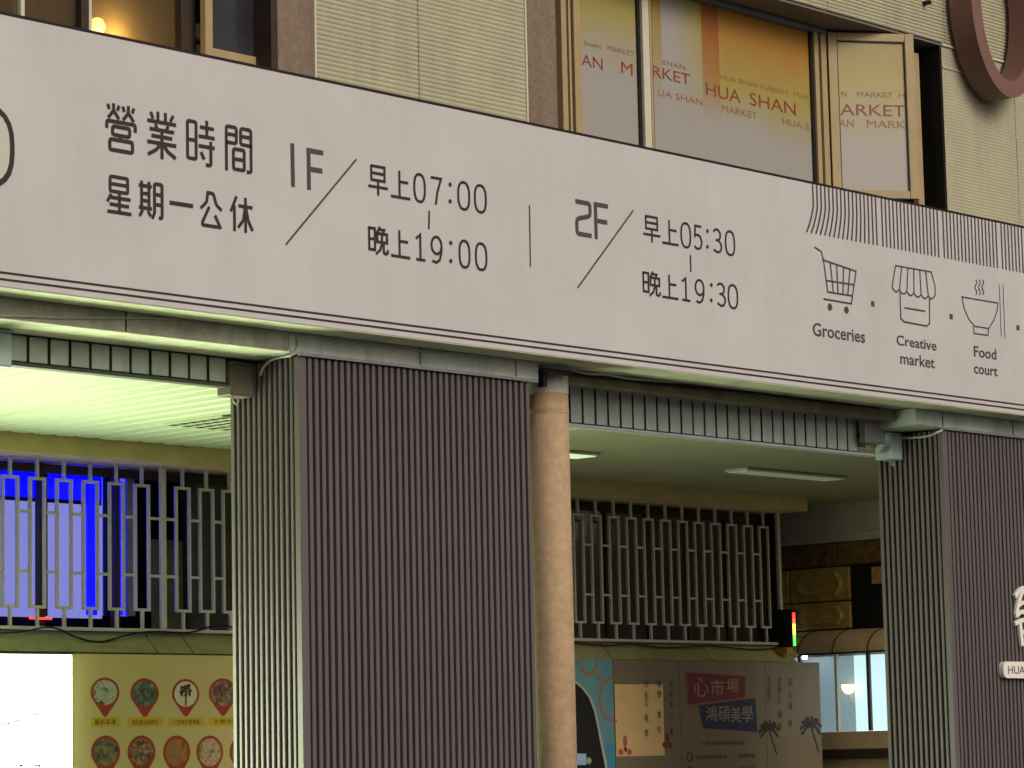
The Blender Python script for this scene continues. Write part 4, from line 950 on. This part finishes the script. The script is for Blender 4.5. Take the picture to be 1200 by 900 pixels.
def block(y0, y1, z0, z1, m):
    mb = MB(); mb.bbox(XS + .012, XS + .05, y0, y1, z0, z1, .008); b_ = mb.build('stone_block', m, sw)
    if m is M_st and y1 - y0 > .3 and z1 - z0 > .15:
        c = min(y1 - y0, z1 - z0) * .22; a0, a1, b0, b1 = y0 + .07, y1 - .07, z0 + .035, z1 - .035
        oct_ = [(a0 + c, b0), (a1 - c, b0), (a1, b0 + c), (a1, b1 - c), (a1 - c, b1), (a0 + c, b1), (a0, b1 - c), (a0, b0 + c)]
        cy = (a0 + a1) / 2; cz = (b0 + b1) / 2
        mb = MB(); n = 8
        mb.v += [(XS + .0125, p[0], p[1]) for p in oct_] + [(XS - .008, cy + (p[0] - cy) * .9, cz + (p[1] - cz) * .84) for p in oct_] + [(XS - .004, cy + (p[0] - cy) * .74, cz + (p[1] - cz) * .66) for p in oct_]
        for i in range(8): j = (i + 1) % 8; mb.f += [(i, j, 8 + j, 8 + i), (8 + i, 8 + j, 16 + j, 16 + i)]
        mb.f.append(tuple(range(16, 24))); mb.build('carved_boss', m, b_)
for (z0, z1, m_) in rows:
    y = y_open0 + .012 if z1 > zrow[3] and m_ is M_st else 2.2
    k = 0
    while y < 6.2:
        L_ = .66 if k else .62
        block(y, y + L_ - .012, z0, z1, m_); y += L_; k += 1
dk = sY(1000, 664); dk2 = sY(1032, 728)
bx('dark_opening', M_black, sw, XS + .02, XS + .05, 2.2, y_open0 - .004, zrow[3] + .004, zrow[1] - .008)  # black sheet stands in for the dark opening in the wall
bx('stone_chip', M_st, sw, XS - .005, XS + .0195, sY(1034, 680).y - .2, sY(1022, 680).y, sY(1028, 684).z, sY(1028, 664).z)
# bay window with barrel awning
XBY = 7.25
bw = thing('bay_window', 'lit bay window with beige barrel awning and beige sill in the passage', 'bay window', (XBY, 3.0, 0.15))
wY = lambda px, py: hit(px, py, 0, XBY)
yl = wY(937, 765).y; yr = wY(1060, 765).y; zt = wY(980, 765).z; zb = wY(1000, 857).z; za = wY(980, 737).z
M_bei = mat('awning_beige', rgb(200, 176, 138), .6, .15, 6, .05, 60)
def barrel(y0, y1, m, name, grow=0.0):
    n = 10; prof = [(XS + .03 - (XS + .03 - XBY + .02 + grow) * math.sin(math.pi / 2 * i / n), zt + .004 + (za - zt + grow) * math.cos(math.pi / 2 * i / n)) for i in range(n + 1)] + [(XS + .03, zt + .004)]
    return MB().prism([(p[0], y0, p[1]) for p in prof], (0, y1 - y0, 0)).build(name, m, bw)
yb = [yl, wY(977, 755).y, wY(1018, 755).y, yr]
for a, b in zip(yb[:-1], yb[1:]): barrel(b + .006, a - .006, M_bei, 'awning_segment')
for y in yb: barrel(y - .0055, y + .0055, M_frameB, 'awning_rib', .004)
bx('head_rail', M_frameB, bw, XBY - .01, XS + .03, yr, yl, zt - .012, zt + .003)
m = bpy.data.materials.new('clear_pane'); m.use_nodes = True; t = m.node_tree; b = t.nodes['Principled BSDF']; b.inputs['Base Color'].default_value = (*rgb(190, 220, 225), 1); b.inputs['Roughness'].default_value = .05
tr = t.nodes.new('ShaderNodeBsdfTransparent'); mxs = t.nodes.new('ShaderNodeMixShader'); mxs.inputs[0].default_value = .8
t.links.new(b.outputs[0], mxs.inputs[1]); t.links.new(tr.outputs[0], mxs.inputs[2]); t.links.new(mxs.outputs[0], t.nodes['Material Output'].inputs['Surface'])
ym = [wY(981, 810).y, wY(1018.5, 810).y]
for a, b in ((yl, ym[0]), (ym[0], ym[1]), (ym[1], yr)): bx('pane', m, bw, XBY, XBY + .006, b + .012, a - .012, zb + .004, zt - .0125)
for y in ym + [yl, yr]: bx('mullion', M_frameB if y != ym[0] else M_trim, bw, XBY - .012, XBY + .02, y - .0115, y + .0115, zb + .002, zt - .0125)
bx('back_light', emit('bay_glow', (0.58, 0.82, 0.86), 0.95, (.5, .6, .6)), bw, XS - .04, XS - .03, hit(1070, 810, 0, XS - .04).y, hit(1002, 810, 0, XS - .04).y, zb, zt - .02)
bx('back_panel', emit('bay_dim', (0.30, 0.44, 0.52), 0.42, (.3, .35, .4)), bw, XS - .04, XS - .03, hit(1002, 810, 0, XS - .04).y + .002, hit(930, 810, 0, XS - .04).y, zb, zt - .02)
bx('sill', M_bei, bw, XBY - .03, XS + .03, yr, yl, wY(1000, 878).z, zb, .004)
bx('sill_band', M_frameB, bw, XBY - .04, XS + .03, yr, yl, wY(1000, 889).z, wY(1000, 878).z - .002)
bx('base_panel', M_bei, bw, XBY - .01, XS + .03, yr, yl, .15, wY(1000, 889).z - .002)
wl = thing('wall_lamp', 'small glowing bowl lamp inside the lit bay window', 'lamp', (7.42, wY(994, 830).y + .1, zb + .05))
c = hit(994, 806, 0, 7.40)
mb = MB(); n = 14; pf = [(.012, -.05), (.03, -.04), (.05, -.012), (.056, .025), (.05, .026)]
for (r_, dz) in pf:
    for i in range(n): an = 2 * math.pi * i / n; mb.v.append((c.x + r_ * math.cos(an), c.y + r_ * math.sin(an), c.z + dz))
for k in range(len(pf) - 1):
    for i in range(n): j = (i + 1) % n; mb.f.append((k * n + i, k * n + j, (k + 1) * n + j, (k + 1) * n + i))
mb.f.append(tuple(range(n))); mb.f.append(tuple((len(pf) - 1) * n + i for i in range(n - 1, -1, -1)))
mb.build('bowl_shade', emit('lamp_bowl', (1.0, .82, .36), 2.2), wl, smooth=True)
MB().tube([(c.x, c.y, c.z - .05), (c.x + .01, c.y, c.z - .10), (c.x + .06, c.y, c.z - .12), (c.x + .09, c.y, c.z - .12)], .006, 8).build('arm', M_trim, wl)
sp = hit(943, 769, 0, XBY + .05)
so = MB().tube([(sp.x, sp.y, sp.z - .02), (sp.x, sp.y, sp.z), (sp.x, sp.y, sp.z + .018)], .02, 10).build('spot_bulb', emit('spot_white', (.9, 1, .95), 25), None, loc=(sp.x, sp.y, sp.z + .018)); tag(so, 'tiny bright white spot bulb at the corner of the bay window', 'bulb')
